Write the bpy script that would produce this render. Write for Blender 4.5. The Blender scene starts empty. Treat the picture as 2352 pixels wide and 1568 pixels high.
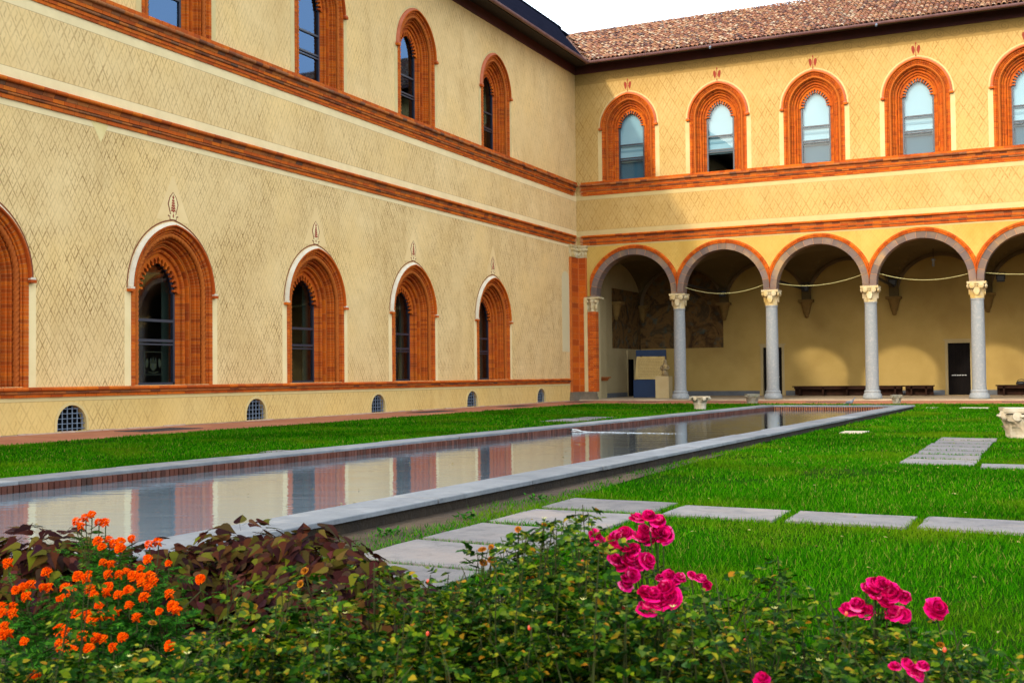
import bpy, bmesh, math, random
import numpy as np
from mathutils import Vector, Matrix

random.seed(11)
RNG = np.random.default_rng(7)
SC = bpy.context.scene
COL = SC.collection
PI = math.pi
R = math.radians

# ------------------------------------------------------------------ camera
CAM = Vector((20.551, -50.803, 1.2))
YAW, PITCH, ROLL = 0.441546, 0.030043, -0.010363
fwd = Vector((-math.sin(YAW)*math.cos(PITCH), math.cos(YAW)*math.cos(PITCH), math.sin(PITCH)))
rgt = Vector((math.cos(YAW), math.sin(YAW), 0.0))
upv = rgt.cross(fwd)
cr = rgt*math.cos(ROLL) + upv*math.sin(ROLL)
cu = upv*math.cos(ROLL) - rgt*math.sin(ROLL)
cd = bpy.data.cameras.new('camera')
cd.sensor_width = 36.0
cd.lens = 36.0*4609.119/4096.0
cd.clip_start = 0.1
cd.clip_end = 3000
cd.dof.use_dof = True
cd.dof.focus_distance = 13.0
cd.dof.aperture_fstop = 6.3
co = bpy.data.objects.new('camera', cd)
COL.objects.link(co)
mw = Matrix.Identity(4)
for i in range(3):
    mw[i][0], mw[i][1], mw[i][2], mw[i][3] = cr[i], cu[i], -fwd[i], CAM[i]
co.matrix_world = mw
SC.camera = co

def cam_ray(dx, dy, dist):
    """point seen at (dx, dy) of a 2352 px wide print of the photograph, dist metres off along the ground"""
    f = 4609.119*2352/4096
    d = fwd + cr*((dx-1176)/f) - cu*((dy-784)/f)
    return CAM + d*(dist/math.hypot(d.x, d.y))

# ------------------------------------------------------------------ world and sun
SUN_DIR = Vector((2.4, 8.3, -4.35)).normalized()
W = bpy.data.worlds.new('World')
SC.world = W
W.use_nodes = True
wn = W.node_tree
wn.nodes.clear()
wo = wn.nodes.new('ShaderNodeOutputWorld')
bg = wn.nodes.new('ShaderNodeBackground')
sk = wn.nodes.new('ShaderNodeTexSky')
sk.sky_type = 'NISHITA'
sk.sun_disc = False
sk.sun_elevation = math.asin(-SUN_DIR.z)
sk.sun_rotation = math.atan2(-SUN_DIR.x, -SUN_DIR.y)
sk.air_density = 1.0
sk.dust_density = 6.0
sk.ozone_density = 1.0
bg.inputs['Strength'].default_value = 0.11
wn.links.new(sk.outputs[0], bg.inputs['Color'])
veil = wn.nodes.new('ShaderNodeBackground')            # the high white cloud veil of a hazy day
veil.inputs['Color'].default_value = (0.76, 0.88, 1.0, 1)
veil.inputs['Strength'].default_value = 1.95
ad = wn.nodes.new('ShaderNodeAddShader')
wn.links.new(bg.outputs[0], ad.inputs[0])
wn.links.new(veil.outputs[0], ad.inputs[1])
wn.links.new(ad.outputs[0], wo.inputs['Surface'])

sl = bpy.data.lights.new('sun', 'SUN')
sl.energy = 2.1
sl.angle = R(2.2)
sl.color = (1.0, 0.90, 0.74)
so = bpy.data.objects.new('sun', sl)
COL.objects.link(so)
so.rotation_euler = SUN_DIR.to_track_quat('-Z', 'Y').to_euler()
so.location = (0, -30, 40)

SC.view_settings.view_transform = 'Standard'
SC.view_settings.look = 'None'
SC.view_settings.exposure = 0.40
SC.view_settings.gamma = 1.0
SC.render.engine = 'CYCLES'
SC.cycles.use_denoising = True
SC.cycles.max_bounces = 7
SC.cycles.diffuse_bounces = 4
SC.cycles.glossy_bounces = 3
SC.cycles.transmission_bounces = 4
SC.cycles.transparent_max_bounces = 10
SC.cycles.caustics_reflective = False
SC.cycles.caustics_refractive = False

# ------------------------------------------------------------------ mesh helpers
class MB:
    def __init__(s):
        s.v, s.f = [], []
    def add(s, vs, fs):
        n = len(s.v)
        s.v += [tuple(q) for q in vs]
        s.f += [tuple(i+n for i in f) for f in fs]
        return s
    def box(s, x0, x1, y0, y1, z0, z1):
        return s.add([(x0,y0,z0),(x1,y0,z0),(x1,y1,z0),(x0,y1,z0),(x0,y0,z1),(x1,y0,z1),(x1,y1,z1),(x0,y1,z1)],
              [(0,3,2,1),(4,5,6,7),(0,1,5,4),(1,2,6,5),(2,3,7,6),(3,0,4,7)])
    def prism(s, pts, m0, m1):
        n = len(pts)
        vs = [m0(*p) for p in pts] + [m1(*p) for p in pts]
        return s.add(vs, [tuple(range(n-1,-1,-1)), tuple(range(n,2*n))] + [(i,(i+1)%n,n+(i+1)%n,n+i) for i in range(n)])
    def strip(s, rows, close=False):
        """rows: list of equal-length point lists joined by quads"""
        k = len(rows[0])
        vs = [p for r in rows for p in r]
        fs = []
        for i in range(len(rows)-1):
            for j in range(k if close else k-1):
                j2 = (j+1) % k
                fs.append((i*k+j, i*k+j2, (i+1)*k+j2, (i+1)*k+j))
        return s.add(vs, fs)
    def tube(s, pts, r, n=6, cap=True):
        pts = [Vector(p) for p in pts]
        rs = r if isinstance(r, (list, tuple)) else [r]*len(pts)
        rows = []
        for i, p in enumerate(pts):
            t = (pts[min(i+1, len(pts)-1)] - pts[max(i-1, 0)]).normalized()
            a = Vector((0,0,1)) if abs(t.z) < 0.9 else Vector((1,0,0))
            e1 = t.cross(a).normalized(); e2 = t.cross(e1)
            rows.append([tuple(p + (e1*math.cos(2*PI*k/n) + e2*math.sin(2*PI*k/n))*rs[i]) for k in range(n)])
        b = len(s.v)
        s.strip(rows, True)
        if cap:
            s.f.append(tuple(b+k for k in range(n)))
            s.f.append(tuple(b+(len(pts)-1)*n+k for k in range(n-1,-1,-1)))
        return s
    def lathe(s, prof, n=16, c=(0,0,0), sx=1, sy=1, cap=True):
        rows = [[(c[0]+r*sx*math.cos(2*PI*k/n), c[1]+r*sy*math.sin(2*PI*k/n), c[2]+z) for k in range(n)] for r, z in prof]
        b = len(s.v)
        s.strip(rows, True)
        if cap:
            s.f.append(tuple(b+k for k in range(n-1,-1,-1)))
            s.f.append(tuple(b+(len(prof)-1)*n+k for k in range(n)))
        return s
    def ball(s, c, r, nu=10, nv=6, m=None):
        rr = r if isinstance(r, (tuple, list)) else (r, r, r)
        rows = []
        for j in range(nv+1):
            th = PI*j/nv
            row = []
            for k in range(nu):
                ph = 2*PI*k/nu
                q = Vector((rr[0]*max(math.sin(th),.02)*math.cos(ph), rr[1]*max(math.sin(th),.02)*math.sin(ph), -rr[2]*math.cos(th)))
                if m: q = m @ q
                row.append((c[0]+q.x, c[1]+q.y, c[2]+q.z))
            rows.append(row)
        b = len(s.v)
        s.strip(rows, True)
        s.f.append(tuple(b+k for k in range(nu-1,-1,-1)))
        s.f.append(tuple(b+nv*nu+k for k in range(nu)))
        return s
    def mesh(s, name, smooth=False):
        me = bpy.data.meshes.new(name)
        me.from_pydata(s.v, [], s.f)
        if smooth:
            me.polygons.foreach_set('use_smooth', [True]*len(me.polygons))
        me.update()
        return me

def np_mesh(name, V, F, smooth=False):
    me = bpy.data.meshes.new(name)
    V = np.ascontiguousarray(V, dtype=np.float32).reshape(-1, 3)
    F = np.ascontiguousarray(F, dtype=np.int32)
    k = F.shape[1]
    me.vertices.add(len(V)); me.vertices.foreach_set('co', V.ravel())
    me.loops.add(F.size); me.loops.foreach_set('vertex_index', F.ravel())
    me.polygons.add(len(F))
    me.polygons.foreach_set('loop_start', np.arange(0, F.size, k, dtype=np.int32))
    me.polygons.foreach_set('loop_total', np.full(len(F), k, dtype=np.int32))
    if smooth:
        me.polygons.foreach_set('use_smooth', np.ones(len(F), dtype=bool))
    me.update(calc_edges=True)
    return me

def tag(o, label=None, cat=None, group=None, kind=None):
    if label: o['label'] = label
    if cat: o['category'] = cat
    if group: o['group'] = group
    if kind: o['kind'] = kind
    return o

def link(name, data, mat=None, parent=None, loc=(0,0,0), rot=0.0, label=None, cat=None, group=None, kind=None):
    o = bpy.data.objects.new(name, data)
    COL.objects.link(o)
    if mat is not None and data is not None and len(data.materials) == 0:
        data.materials.append(mat)
    o.location = loc
    o.rotation_euler = rot if isinstance(rot, (tuple, list)) else (0, 0, rot)
    if parent is not None:
        o.parent = parent
    return tag(o, label, cat, group, kind)

def thing(name, label, cat, loc=(0,0,0), rot=0.0, group=None):
    return link(name, None, None, None, loc, rot, label, cat, group)

def obj(name, mb, mat, parent=None, smooth=False, **kw):
    return link(name, mb.mesh(name, smooth), mat, parent, **kw)

def pieces(name, unit, places, mat, parent, n_single, rest_name=None, sort=None):
    """unit: mesh (shared); places: list of Matrix. The first n_single become objects, the rest one joined stuff mesh."""
    if sort: places = sorted(places, key=sort)
    for m in places[:n_single]:
        o = bpy.data.objects.new(name, unit)
        COL.objects.link(o)
        if len(unit.materials) == 0: unit.materials.append(mat)
        o.parent = parent
        o.matrix_local = m
    rest = places[n_single:]
    if rest:
        nv = len(unit.vertices)
        V = np.empty(nv*3, dtype=np.float32); unit.vertices.foreach_get('co', V); V = V.reshape(-1, 3)
        v, f = [], []
        faces = [tuple(p.vertices) for p in unit.polygons]
        for i, m in enumerate(rest):
            a = np.array(m)
            v.append(V @ a[:3,:3].T + a[:3,3])
            f += [tuple(q+i*nv for q in fc) for fc in faces]
        me = bpy.data.meshes.new(rest_name or name)
        me.from_pydata(np.concatenate(v).tolist(), [], f)
        me.update()
        link(rest_name or (name+'s'), me, mat, parent, kind='stuff')

def TR(x, y, z, rz=0.0, s=None):
    m = Matrix.Translation((x, y, z)) @ Matrix.Rotation(rz, 4, 'Z')
    if s is not None: m = m @ Matrix.Diagonal((s[0], s[1], s[2], 1))
    return m

# ------------------------------------------------------------------ material helpers
class G:
    def __init__(s, name):
        s.m = bpy.data.materials.new(name)
        s.m.use_nodes = True
        s.nt = s.m.node_tree
        s.nt.nodes.clear()
        s.out = s.nt.nodes.new('ShaderNodeOutputMaterial')
        s._pos = None
    def put(s, node, key, v):
        sock = node.inputs[key]
        if isinstance(v, bpy.types.NodeSocket):
            s.nt.links.new(v, sock)
        else:
            if isinstance(v, (tuple, list)) and len(v) == 3 and sock.type == 'RGBA': v = (*v, 1)
            sock.default_value = v
    def n(s, t, ins=None, **attrs):
        nd = s.nt.nodes.new('ShaderNode'+t)
        for k, v in attrs.items(): setattr(nd, k, v)
        for k, v in (ins or {}).items(): s.put(nd, k, v)
        return nd
    def pos(s):
        if s._pos is None: s._pos = s.n('NewGeometry')
        return s._pos.outputs['Position']
    def xyz(s):
        q = s.n('SeparateXYZ', {0: s.pos()})
        return q.outputs[0], q.outputs[1], q.outputs[2]
    def math(s, op, a, b=None, c=None, clamp=False):
        nd = s.n('Math', {0: a}, operation=op, use_clamp=clamp)
        if b is not None: s.put(nd, 1, b)
        if c is not None: s.put(nd, 2, c)
        return nd.outputs[0]
    def noise(s, scale, detail=4, rough=.55, vec=None, dist=0.0):
        return s.n('TexNoise', {'Vector': vec or s.pos(), 'Scale': scale, 'Detail': detail, 'Roughness': rough, 'Distortion': dist}).outputs[0]
    def rng(s, v, a, b, c=0.0, d=1.0, smooth=False):
        nd = s.n('MapRange', {0: v, 1: a, 2: b, 3: c, 4: d}, clamp=True)
        if smooth: nd.interpolation_type = 'SMOOTHSTEP'
        return nd.outputs[0]
    def mix(s, f, a, b, blend='MIX'):
        nd = s.n('Mix', None, data_type='RGBA', blend_type=blend)
        s.put(nd, 0, f); s.put(nd, 6, a); s.put(nd, 7, b)
        return nd.outputs[2]
    def ramp(s, f, stops, const=False):
        nd = s.n('ValToRGB', {0: f})
        e = nd.color_ramp.elements
        nd.color_ramp.interpolation = 'CONSTANT' if const else 'LINEAR'
        while len(e) < len(stops): e.new(0.5)
        for i, (p, c) in enumerate(stops):
            e[i].position = p; e[i].color = (*c, 1)
        return nd.outputs[0]
    def rand(s):
        a = s.n('ObjectInfo').outputs['Random']
        if s._pos is None: s.pos()
        b = s._pos.outputs['Random Per Island']
        return s.math('FRACT', s.math('ADD', s.math('MULTIPLY', a, 7.13), b))
    def bump(s, h, dist=.01, strength=.6):
        return s.n('Bump', {'Height': h, 'Distance': dist, 'Strength': strength}).outputs[0]
    def bsdf(s, color, rough=.8, spec=.3, normal=None, metal=0.0, **ins):
        b = s.n('BsdfPrincipled', {'Base Color': color, 'Roughness': rough, 'Specular IOR Level': spec, 'Metallic': metal})
        if normal is not None: s.put(b, 'Normal', normal)
        for k, v in ins.items(): s.put(b, k, v)
        return b.outputs[0]
    def done(s, sh):
        s.nt.links.new(sh, s.out.inputs[0])
        return s.m

def M(name, c1, c2=None, scale=3.0, rough=.8, bump=.3, bscale=25.0, bdist=.008, spec=.3, var=0.0, metal=0.0, c3=None):
    g = G(name)
    col = g.mix(g.rng(g.noise(scale, 5, .6), .32, .68), c1, c2) if c2 else None
    if c3: col = g.mix(g.rng(g.noise(scale*.27, 4, .6), .5, .66), col, c3)
    if col is None: col = g.n('RGB').outputs[0]; col.default_value = (*c1, 1)
    if var:
        v = g.rng(g.rand(), 0, 1, 1-var, 1+var)
        cmb = g.n('CombineXYZ', {0: v, 1: v, 2: v}).outputs[0]
        col = g.mix(1.0, col, cmb, 'MULTIPLY')
    nrm = g.bump(g.noise(bscale, 5, .6), bdist, bump) if bump else None
    return g.done(g.bsdf(col, rough, spec, nrm, metal))

def brick_mat(name, stops, soot=0.35, bump=.5):
    g = G(name)
    col = g.ramp(g.rand(), stops)
    col = g.mix(g.rng(g.noise(9, 5, .65), .45, .8, 0, .45), col, (.13, .03, .006))
    col = g.mix(g.rng(g.noise(1.1, 5, .6), .52, .72, 0, soot), col, (.05, .022, .012))
    return g.done(g.bsdf(col, .85, .2, g.bump(g.noise(60, 4), .004, bump)))

BRICK_STOPS = [(0,(.31,.048,.003)),(.25,(.42,.068,.003)),(.55,(.49,.088,.003)),(.8,(.54,.115,.004)),(1,(.36,.065,.005))]
m_brick = brick_mat('terracotta_brick', BRICK_STOPS, .25)
m_brick_dark = brick_mat('sooty_terracotta', [(0,(.12,.035,.015)),(.3,(.34,.085,.018)),(.6,(.42,.12,.02)),(.85,(.30,.10,.03)),(1,(.10,.05,.03))], .6)
m_mortar = M('lime_mortar', (.52,.23,.09), (.42,.17,.06), 6, .9)
m_rope = brick_mat('terracotta_rope', [(0,(.36,.075,.008)),(1,(.42,.10,.01))], .2, .3)

def plaster(name, axis, pw, ph, base, base2, line, bands, pale, lo=.25, hi=1.0, scroll=None, sstr=.8):
    g = G(name)
    x, y, z = g.xyz()
    h = x if axis == 'x' else y
    u = g.math('DIVIDE', h, pw); v = g.math('DIVIDE', z, ph)
    fa = g.math('SUBTRACT', g.math('FRACT', g.math('ADD', u, v)), .5)
    fb = g.math('SUBTRACT', g.math('FRACT', g.math('SUBTRACT', u, v)), .5)
    da = g.math('SUBTRACT', .5, g.math('ABSOLUTE', fa)); db = g.math('SUBTRACT', .5, g.math('ABSOLUTE', fb))
    wob = g.math('MULTIPLY', g.math('SUBTRACT', g.noise(5, 4, .65), .5), .16)
    lines = g.rng(g.math('ADD', g.math('MINIMUM', da, db), wob), .035, .12, 1, 0, True)
    cu_ = g.math('MULTIPLY', g.math('ADD', fa, fb), .5); cv_ = g.math('MULTIPLY', g.math('SUBTRACT', fa, fb), .5)
    sx = g.math('MULTIPLY', g.math('SINE', g.math('MULTIPLY', cv_, 14.0)), .085)
    sd = g.math('ABSOLUTE', g.math('SUBTRACT', cu_, sx))
    ess = g.math('MULTIPLY', g.rng(sd, .035, .09, 1, 0, True), g.rng(g.math('ABSOLUTE', cv_), .2, .25, 1, 0))
    pat = g.math('MAXIMUM', lines, g.math('MULTIPLY', ess, .85))
    wear = g.math('MULTIPLY', g.math('MULTIPLY', g.rng(g.noise(.45, 5, .6), .34, .66, lo, hi), g.rng(g.noise(2.3, 5, .7), .36, .58, .25, 1)), g.rng(g.noise(9, 4, .7), .3, .65, .3, 1))
    pat = g.math('MULTIPLY', g.math('MULTIPLY', pat, wear), sstr)
    col = g.mix(g.rng(g.noise(.5, 6, .62), .3, .7), base, base2)
    col = g.mix(g.rng(g.noise(2.6, 6, .7), .45, .8, 0, .35), col, tuple(c*.78 for c in base))
    col = g.mix(g.rng(g.noise(.9, 6, .7, dist=.6), .6, .72, 0, .5), col, tuple(min(1, c*1.2) for c in base2))
    stv = g.n('CombineXYZ', {0: g.math('MULTIPLY', x, 1.6), 1: g.math('MULTIPLY', y, 1.6), 2: g.math('MULTIPLY', z, .22)}).outputs[0]
    col = g.mix(g.rng(g.noise(1.0, 6, .65, stv), .52, .78, 0, .55), col, tuple(c*k for c, k in zip(base, (.74,.70,.62))))
    col = g.mix(g.rng(g.noise(.33, 4, .55), .5, .66, 0, .45), col, tuple(min(1, c*k) for c, k in zip(base2, (1.05,.98,.80))))
    band = None
    for (z0, z1) in bands:
        b = g.math('MULTIPLY', g.rng(z, z0-.008, z0+.008), g.rng(z, z1-.008, z1+.008, 1, 0))
        e = g.math('MULTIPLY', g.rng(z, z0-.05, z0-.02), g.rng(z, z0+.0, z0+.02, 1, 0))
        band = b if band is None else g.math('MAXIMUM', band, b)
        zz = z1 if z0 < .05 or band is None else z0
    pat = g.math('MULTIPLY', pat, g.math('SUBTRACT', 1, band)) if band is not None else pat
    col = g.mix(pat, col, line)
    if band is not None:
        edge = g.rng(g.math('ABSOLUTE', g.math('SUBTRACT', band, .5)), .3, .49, .55, 0)
        col = g.mix(band, col, g.mix(g.rng(g.noise(1.5, 6, .7), .3, .75), pale, tuple(c*.82 for c in pale)))
        col = g.mix(edge, col, line)
    if scroll:
        z0, z1 = scroll
        b = g.math('MULTIPLY', g.rng(z, z0-.01, z0+.01), g.rng(z, z1-.01, z1+.01, 1, 0))
        per = .62
        fu = g.math('MULTIPLY', g.math('SUBTRACT', g.math('FRACT', g.math('DIVIDE', h, per)), .5), per)
        fv = g.math('SUBTRACT', z, (z0+z1)/2)
        rr = g.math('SQRT', g.math('ADD', g.math('MULTIPLY', fu, fu), g.math('MULTIPLY', fv, fv)))
        ang = g.math('ARCTAN2', fv, fu)
        spi = g.math('FRACT', g.math('ADD', g.math('DIVIDE', rr, .105), g.math('DIVIDE', ang, 2*PI)))
        ring = g.math('MULTIPLY', g.rng(g.math('ABSOLUTE', g.math('SUBTRACT', spi, .5)), .12, .26, 1, 0), g.rng(rr, .2, .24, 1, 0))
        wav = g.math('ABSOLUTE', g.math('SUBTRACT', fv, g.math('MULTIPLY', g.math('SINE', g.math('MULTIPLY', h, PI/per)), .17)))
        ring = g.math('MAXIMUM', ring, g.rng(wav, .018, .045, .9, 0))
        sc_col = g.mix(g.math('MULTIPLY', ring, wear), tuple(c*.72 for c in base), tuple(c*.42 for c in base))
        col = g.mix(b, col, sc_col)
    nrm = g.bump(g.math('ADD', g.noise(28, 6, .65), g.math('MULTIPLY', pat, -.8)), .006, .5)
    return g.done(g.bsdf(col, .9, .15, nrm))

LP1, LP2, LLINE, LPALE = (.59,.385,.158), (.70,.485,.225), (.17,.082,.018), (.74,.56,.295)
m_pl_low = plaster('sgraffito_plaster', 'y', .235, .40, LP1, LP2, LLINE, [(7.20,7.40)], LPALE, .3, 1.15, sstr=1.0)
m_pl_mid = plaster('sgraffito_plaster_frieze', 'y', .30, .56, LP1, LP2, LLINE, [(7.75,8.07),(9.46,9.75)], LPALE, .35, 1.0)
m_pl_top = plaster('sgraffito_plaster_upper', 'y', .28, .52, LP1, LP2, LLINE, [], LPALE, .25, .8)
m_pl_dado = plaster('sgraffito_plaster_dado', 'y', .30, .46, (.56,.365,.115), (.62,.43,.16), LLINE, [(.74,.90)], (.60,.45,.19), .2, .8)
BP1, BP2, BLINE, BPALE = (.43,.265,.080), (.50,.335,.125), (.24,.115,.025), (.52,.38,.16)
m_pl_back_mid = plaster('ochre_sgraffito_frieze', 'x', .40, .66, BP1, BP2, BLINE, [(7.75,8.05),(9.50,9.75)], BPALE, .4, 1.1, sstr=.85)
m_pl_back_top = plaster('ochre_sgraffito_upper', 'x', .38, .62, BP1, BP2, BLINE, [], BPALE, .5, 1.1, scroll=(15.0, 15.56), sstr=.85)
m_pl_spandrel = plaster('ochre_spandrel_plaster', 'x', .30, .40, (.43,.25,.045), (.51,.33,.085), BLINE, [(7.27,7.40)], BPALE, .1, .6, sstr=.6)
m_pale_l = M('pale_lime_plaster', (.74,.56,.285), (.66,.49,.23), 1.5, .9)
m_pale_b = M('cream_lime_plaster', (.57,.43,.20), (.50,.36,.15), 1.5, .9)
m_white = M('white_limewash', (.60,.51,.38), (.50,.40,.27), 2.5, .85)
m_salmon = M('salmon_terracotta', (.48,.13,.06), (.40,.10,.04), 4, .85)
m_portico = M('dull_ochre_plaster', (.39,.265,.08), (.33,.22,.06), .8, .9, c3=(.28,.18,.05))
m_portico_pale = M('pale_buff_plaster', (.36,.28,.14), (.30,.23,.11), .8, .9)
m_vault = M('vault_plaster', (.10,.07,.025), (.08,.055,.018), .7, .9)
m_stone_ring = M('brown_violet_stone', (.175,.108,.070), (.115,.082,.075), 2.2, .85, .5, 30, c3=(.27,.17,.08), var=.22)
m_granite = M('grey_granite', (.225,.235,.23), (.185,.195,.195), 45, .75, .3, 60, .003, c3=(.27,.265,.245))
m_cap = M('weathered_marble', (.50,.42,.27), (.42,.30,.12), 3.5, .75, .5, 20, c3=(.46,.30,.08))
m_white_marble = M('white_marble', (.44,.39,.30), (.34,.27,.17), 5, .75, .7, 18, c3=(.38,.28,.15))
m_grey_stone = M('lichened_grey_stone', (.16,.155,.12), (.24,.22,.15), 6, .9, .6, 25, c3=(.12,.13,.06))
m_base_stone = M('grey_brown_stone', (.11,.085,.055), (.17,.135,.09), 4, .9, .6, 20)
m_frieze = M('dark_red_fascia', (.085,.018,.016), (.055,.014,.016), 1.5, .7)
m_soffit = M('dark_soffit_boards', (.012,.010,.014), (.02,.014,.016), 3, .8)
m_gutter = M('copper_brown_gutter', (.12,.055,.055), (.17,.085,.085), 3, .45, .2, 20, spec=.5)
m_slate = M('dark_roof_sheet', (.006,.007,.013), (.011,.011,.019), 2, 1.0, spec=0.0)
m_frame = M('dark_window_metal', (.015,.017,.028), None, rough=.4, bump=0, spec=.5)
m_iron = M('black_iron', (.012,.012,.014), None, rough=.5, bump=0)
m_bars = M('blue_grey_iron', (.17,.21,.26), (.11,.14,.18), 8, .5, .2)
m_blind = M('pale_roller_blind', (.27,.41,.47), (.23,.37,.43), 1.2, .8, 0)  # blind cloth; its pale blue also stands in for sky mirrored in the panes
m_interior_low = M('blue_grey_interior', (.03,.085,.125), (.04,.10,.14), 1.2, .8, 0)  # blue-grey stands in for the dim interior below the blind
m_curtain = M('green_grey_curtain', (.055,.08,.055), (.035,.055,.04), 2, .9, 0)
m_black = M('unlit_room', (.006,.006,.006), None, rough=1, bump=0, spec=0)
m_room = M('dim_room', (.05,.045,.04), None, rough=1, bump=0, spec=0)
m_paint = M('painted_red_brown', (.30,.045,.022), (.22,.03,.015), 6, .9, 0)
m_paint_line = M('painted_brown_line', (.17,.045,.018), None, rough=.9, bump=0)
m_door = M('dark_door_wood', (.006,.005,.005), (.009,.007,.006), 4, .9, .3, spec=.05)
m_bench = M('dark_bench_wood', (.030,.011,.005), (.016,.007,.004), 5, .8, .4, spec=.1)
m_floor = M('portico_paving', (.34,.25,.15), (.26,.19,.12), 1.5, .75, .3, c3=(.40,.31,.20))
m_walk = M('brick_paved_walk', (.32,.105,.045), (.25,.08,.035), 2.5, .85, .5, 30, .01, c3=(.36,.14,.06))
g = G('grey_coping_stone')
c = g.mix(g.rng(g.noise(2.4, 7, .7), .3, .7), (.095,.10,.108), (.165,.168,.172))
c = g.mix(g.rng(g.noise(1.1, 5, .65), .52, .66, 0, .7), c, (.21,.205,.195))
c = g.mix(g.rng(g.noise(7, 6, .7), .56, .74, 0, .65), c, (.05,.05,.05))
v = g.rng(g.rand(), 0, 1, .8, 1.15)
c = g.mix(1.0, c, g.n('CombineXYZ', {0: v, 1: v, 2: v}).outputs[0], 'MULTIPLY')
m_coping = g.done(g.bsdf(c, .65, .3, g.bump(g.math('ADD', g.noise(6, 6, .7), g.math('MULTIPLY', g.noise(45, 4), .4)), .012, .7)))
m_poolbrick = brick_mat('wet_pool_brick', [(0,(.05,.016,.010)),(.4,(.085,.026,.016)),(.8,(.12,.045,.03)),(1,(.04,.018,.012))], .6)
m_poolwall = M('pool_render', (.028,.017,.008), (.014,.009,.005), 4, .95, .8, 12, .03)
g = G('violet_grey_flagstone')
c = g.mix(g.rng(g.noise(2.2, 7, .7), .3, .7), (.105,.095,.095), (.172,.153,.143))
c = g.mix(g.rng(g.noise(.8, 5, .6), .5, .68, 0, .8), c, (.19,.15,.125))
c = g.mix(g.rng(g.noise(5, 7, .75), .50, .68, 0, .75), c, (.065,.062,.062))
c = g.mix(g.rng(g.noise(26, 4, .7), .60, .75, 0, .5), c, (.24,.22,.21))
v = g.rng(g.rand(), 0, 1, .82, 1.15)
c = g.mix(1.0, c, g.n('CombineXYZ', {0: v, 1: v, 2: v}).outputs[0], 'MULTIPLY')
m_slab = g.done(g.bsdf(c, .8, .25, g.bump(g.math('ADD', g.noise(7, 6, .7), g.math('MULTIPLY', g.noise(40, 4), .4)), .02, .7)))
m_soil = M('brown_soil', (.048,.027,.011), (.024,.014,.007), 5, .95, 1.0, 18, .03, c3=(.062,.038,.016))
m_blue = M('dark_blue_panel', (.012,.030,.075), (.010,.024,.06), 2, .6, .1)
m_tan = M('tan_inscribed_stone', (.50,.36,.14), (.42,.29,.10), 3, .85, .6, 20)
m_ped = M('buff_plinth', (.42,.32,.16), (.38,.28,.13), 2, .8, .2)
m_statue = M('grey_brown_sandstone', (.15,.11,.07), (.34,.24,.09), 6, .9, .6)
m_cable = M('yellow_cable', (.45,.40,.16), None, rough=.6, bump=0)
m_plinth = M('blue_grey_skirting_stone', (.10,.11,.12), (.075,.08,.09), 3, .7, .3)
m_pigeon = M('grey_feathers', (.10,.10,.115), (.05,.05,.06), 14, .6, .2, c3=(.22,.21,.22))

# thin window glass: mostly clear, mirrors at grazing angles
g = G('window_glass')
fr = g.n('Fresnel', {'IOR': 1.5}).outputs[0]
gl = g.n('BsdfGlossy', {'Color': (.95,.98,1,1), 'Roughness': .015}).outputs[0]
tr = g.n('BsdfTransparent', {'Color': (.86,.92,.93,1)}).outputs[0]
ms = g.n('MixShader', {0: g.math('MULTIPLY', fr, .8, clamp=True), 1: tr, 2: gl})
m_glass = g.done(ms.outputs[0])
g = G('matt_museum_glass')
fr = g.n('Fresnel', {'IOR': 1.5}).outputs[0]
gl = g.n('BsdfGlossy', {'Color': (.7,.8,1,1), 'Roughness': .03}).outputs[0]
tr = g.n('BsdfTransparent', {'Color': (.7,.75,.75,1)}).outputs[0]
ms = g.n('MixShader', {0: g.math('MULTIPLY', fr, .10, clamp=True), 1: tr, 2: gl})
m_glass_low = g.done(ms.outputs[0])
g = G('sky_blue_gloss_glass')
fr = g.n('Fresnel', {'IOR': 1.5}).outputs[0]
gl = g.n('BsdfGlossy', {'Color': (.09,.15,.25,1), 'Roughness': .03}).outputs[0]  # blue of the reflected sky is put into the gloss colour
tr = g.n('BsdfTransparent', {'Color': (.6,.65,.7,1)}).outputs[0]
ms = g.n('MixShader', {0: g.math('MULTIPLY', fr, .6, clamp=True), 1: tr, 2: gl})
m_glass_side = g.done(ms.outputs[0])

# faded fresco: only pigment, no light
g = G('faded_fresco')
c = g.ramp(g.noise(.9, 6, .65, dist=1.2), [(0,(.02,.014,.008)),(.38,(.05,.028,.012)),(.5,(.15,.08,.025)),(.62,(.05,.035,.018)),(.75,(.18,.11,.04)),(1,(.24,.16,.07))])
c = g.mix(g.rng(g.noise(2.2, 5, .6), .55, .7, 0, .7), c, (.05,.085,.075))
m_fresco = g.done(g.bsdf(c, .95, .1))

# roof tiles
g = G('roman_roof_tile')
c = g.ramp(g.rand(), [(0,(.045,.022,.020)),(.16,(.12,.045,.03)),(.32,(.24,.09,.045)),(.5,(.33,.15,.065)),(.66,(.27,.10,.055)),(.80,(.38,.22,.11)),(.90,(.46,.33,.21)),(1,(.06,.035,.035))])
c = g.mix(g.rng(g.noise(5, 5, .7), .5, .75, 0, .6), c, (.12,.06,.045))
m_tile = g.done(g.bsdf(c, .9, .2, g.bump(g.noise(40, 4), .006, .5)))

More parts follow.
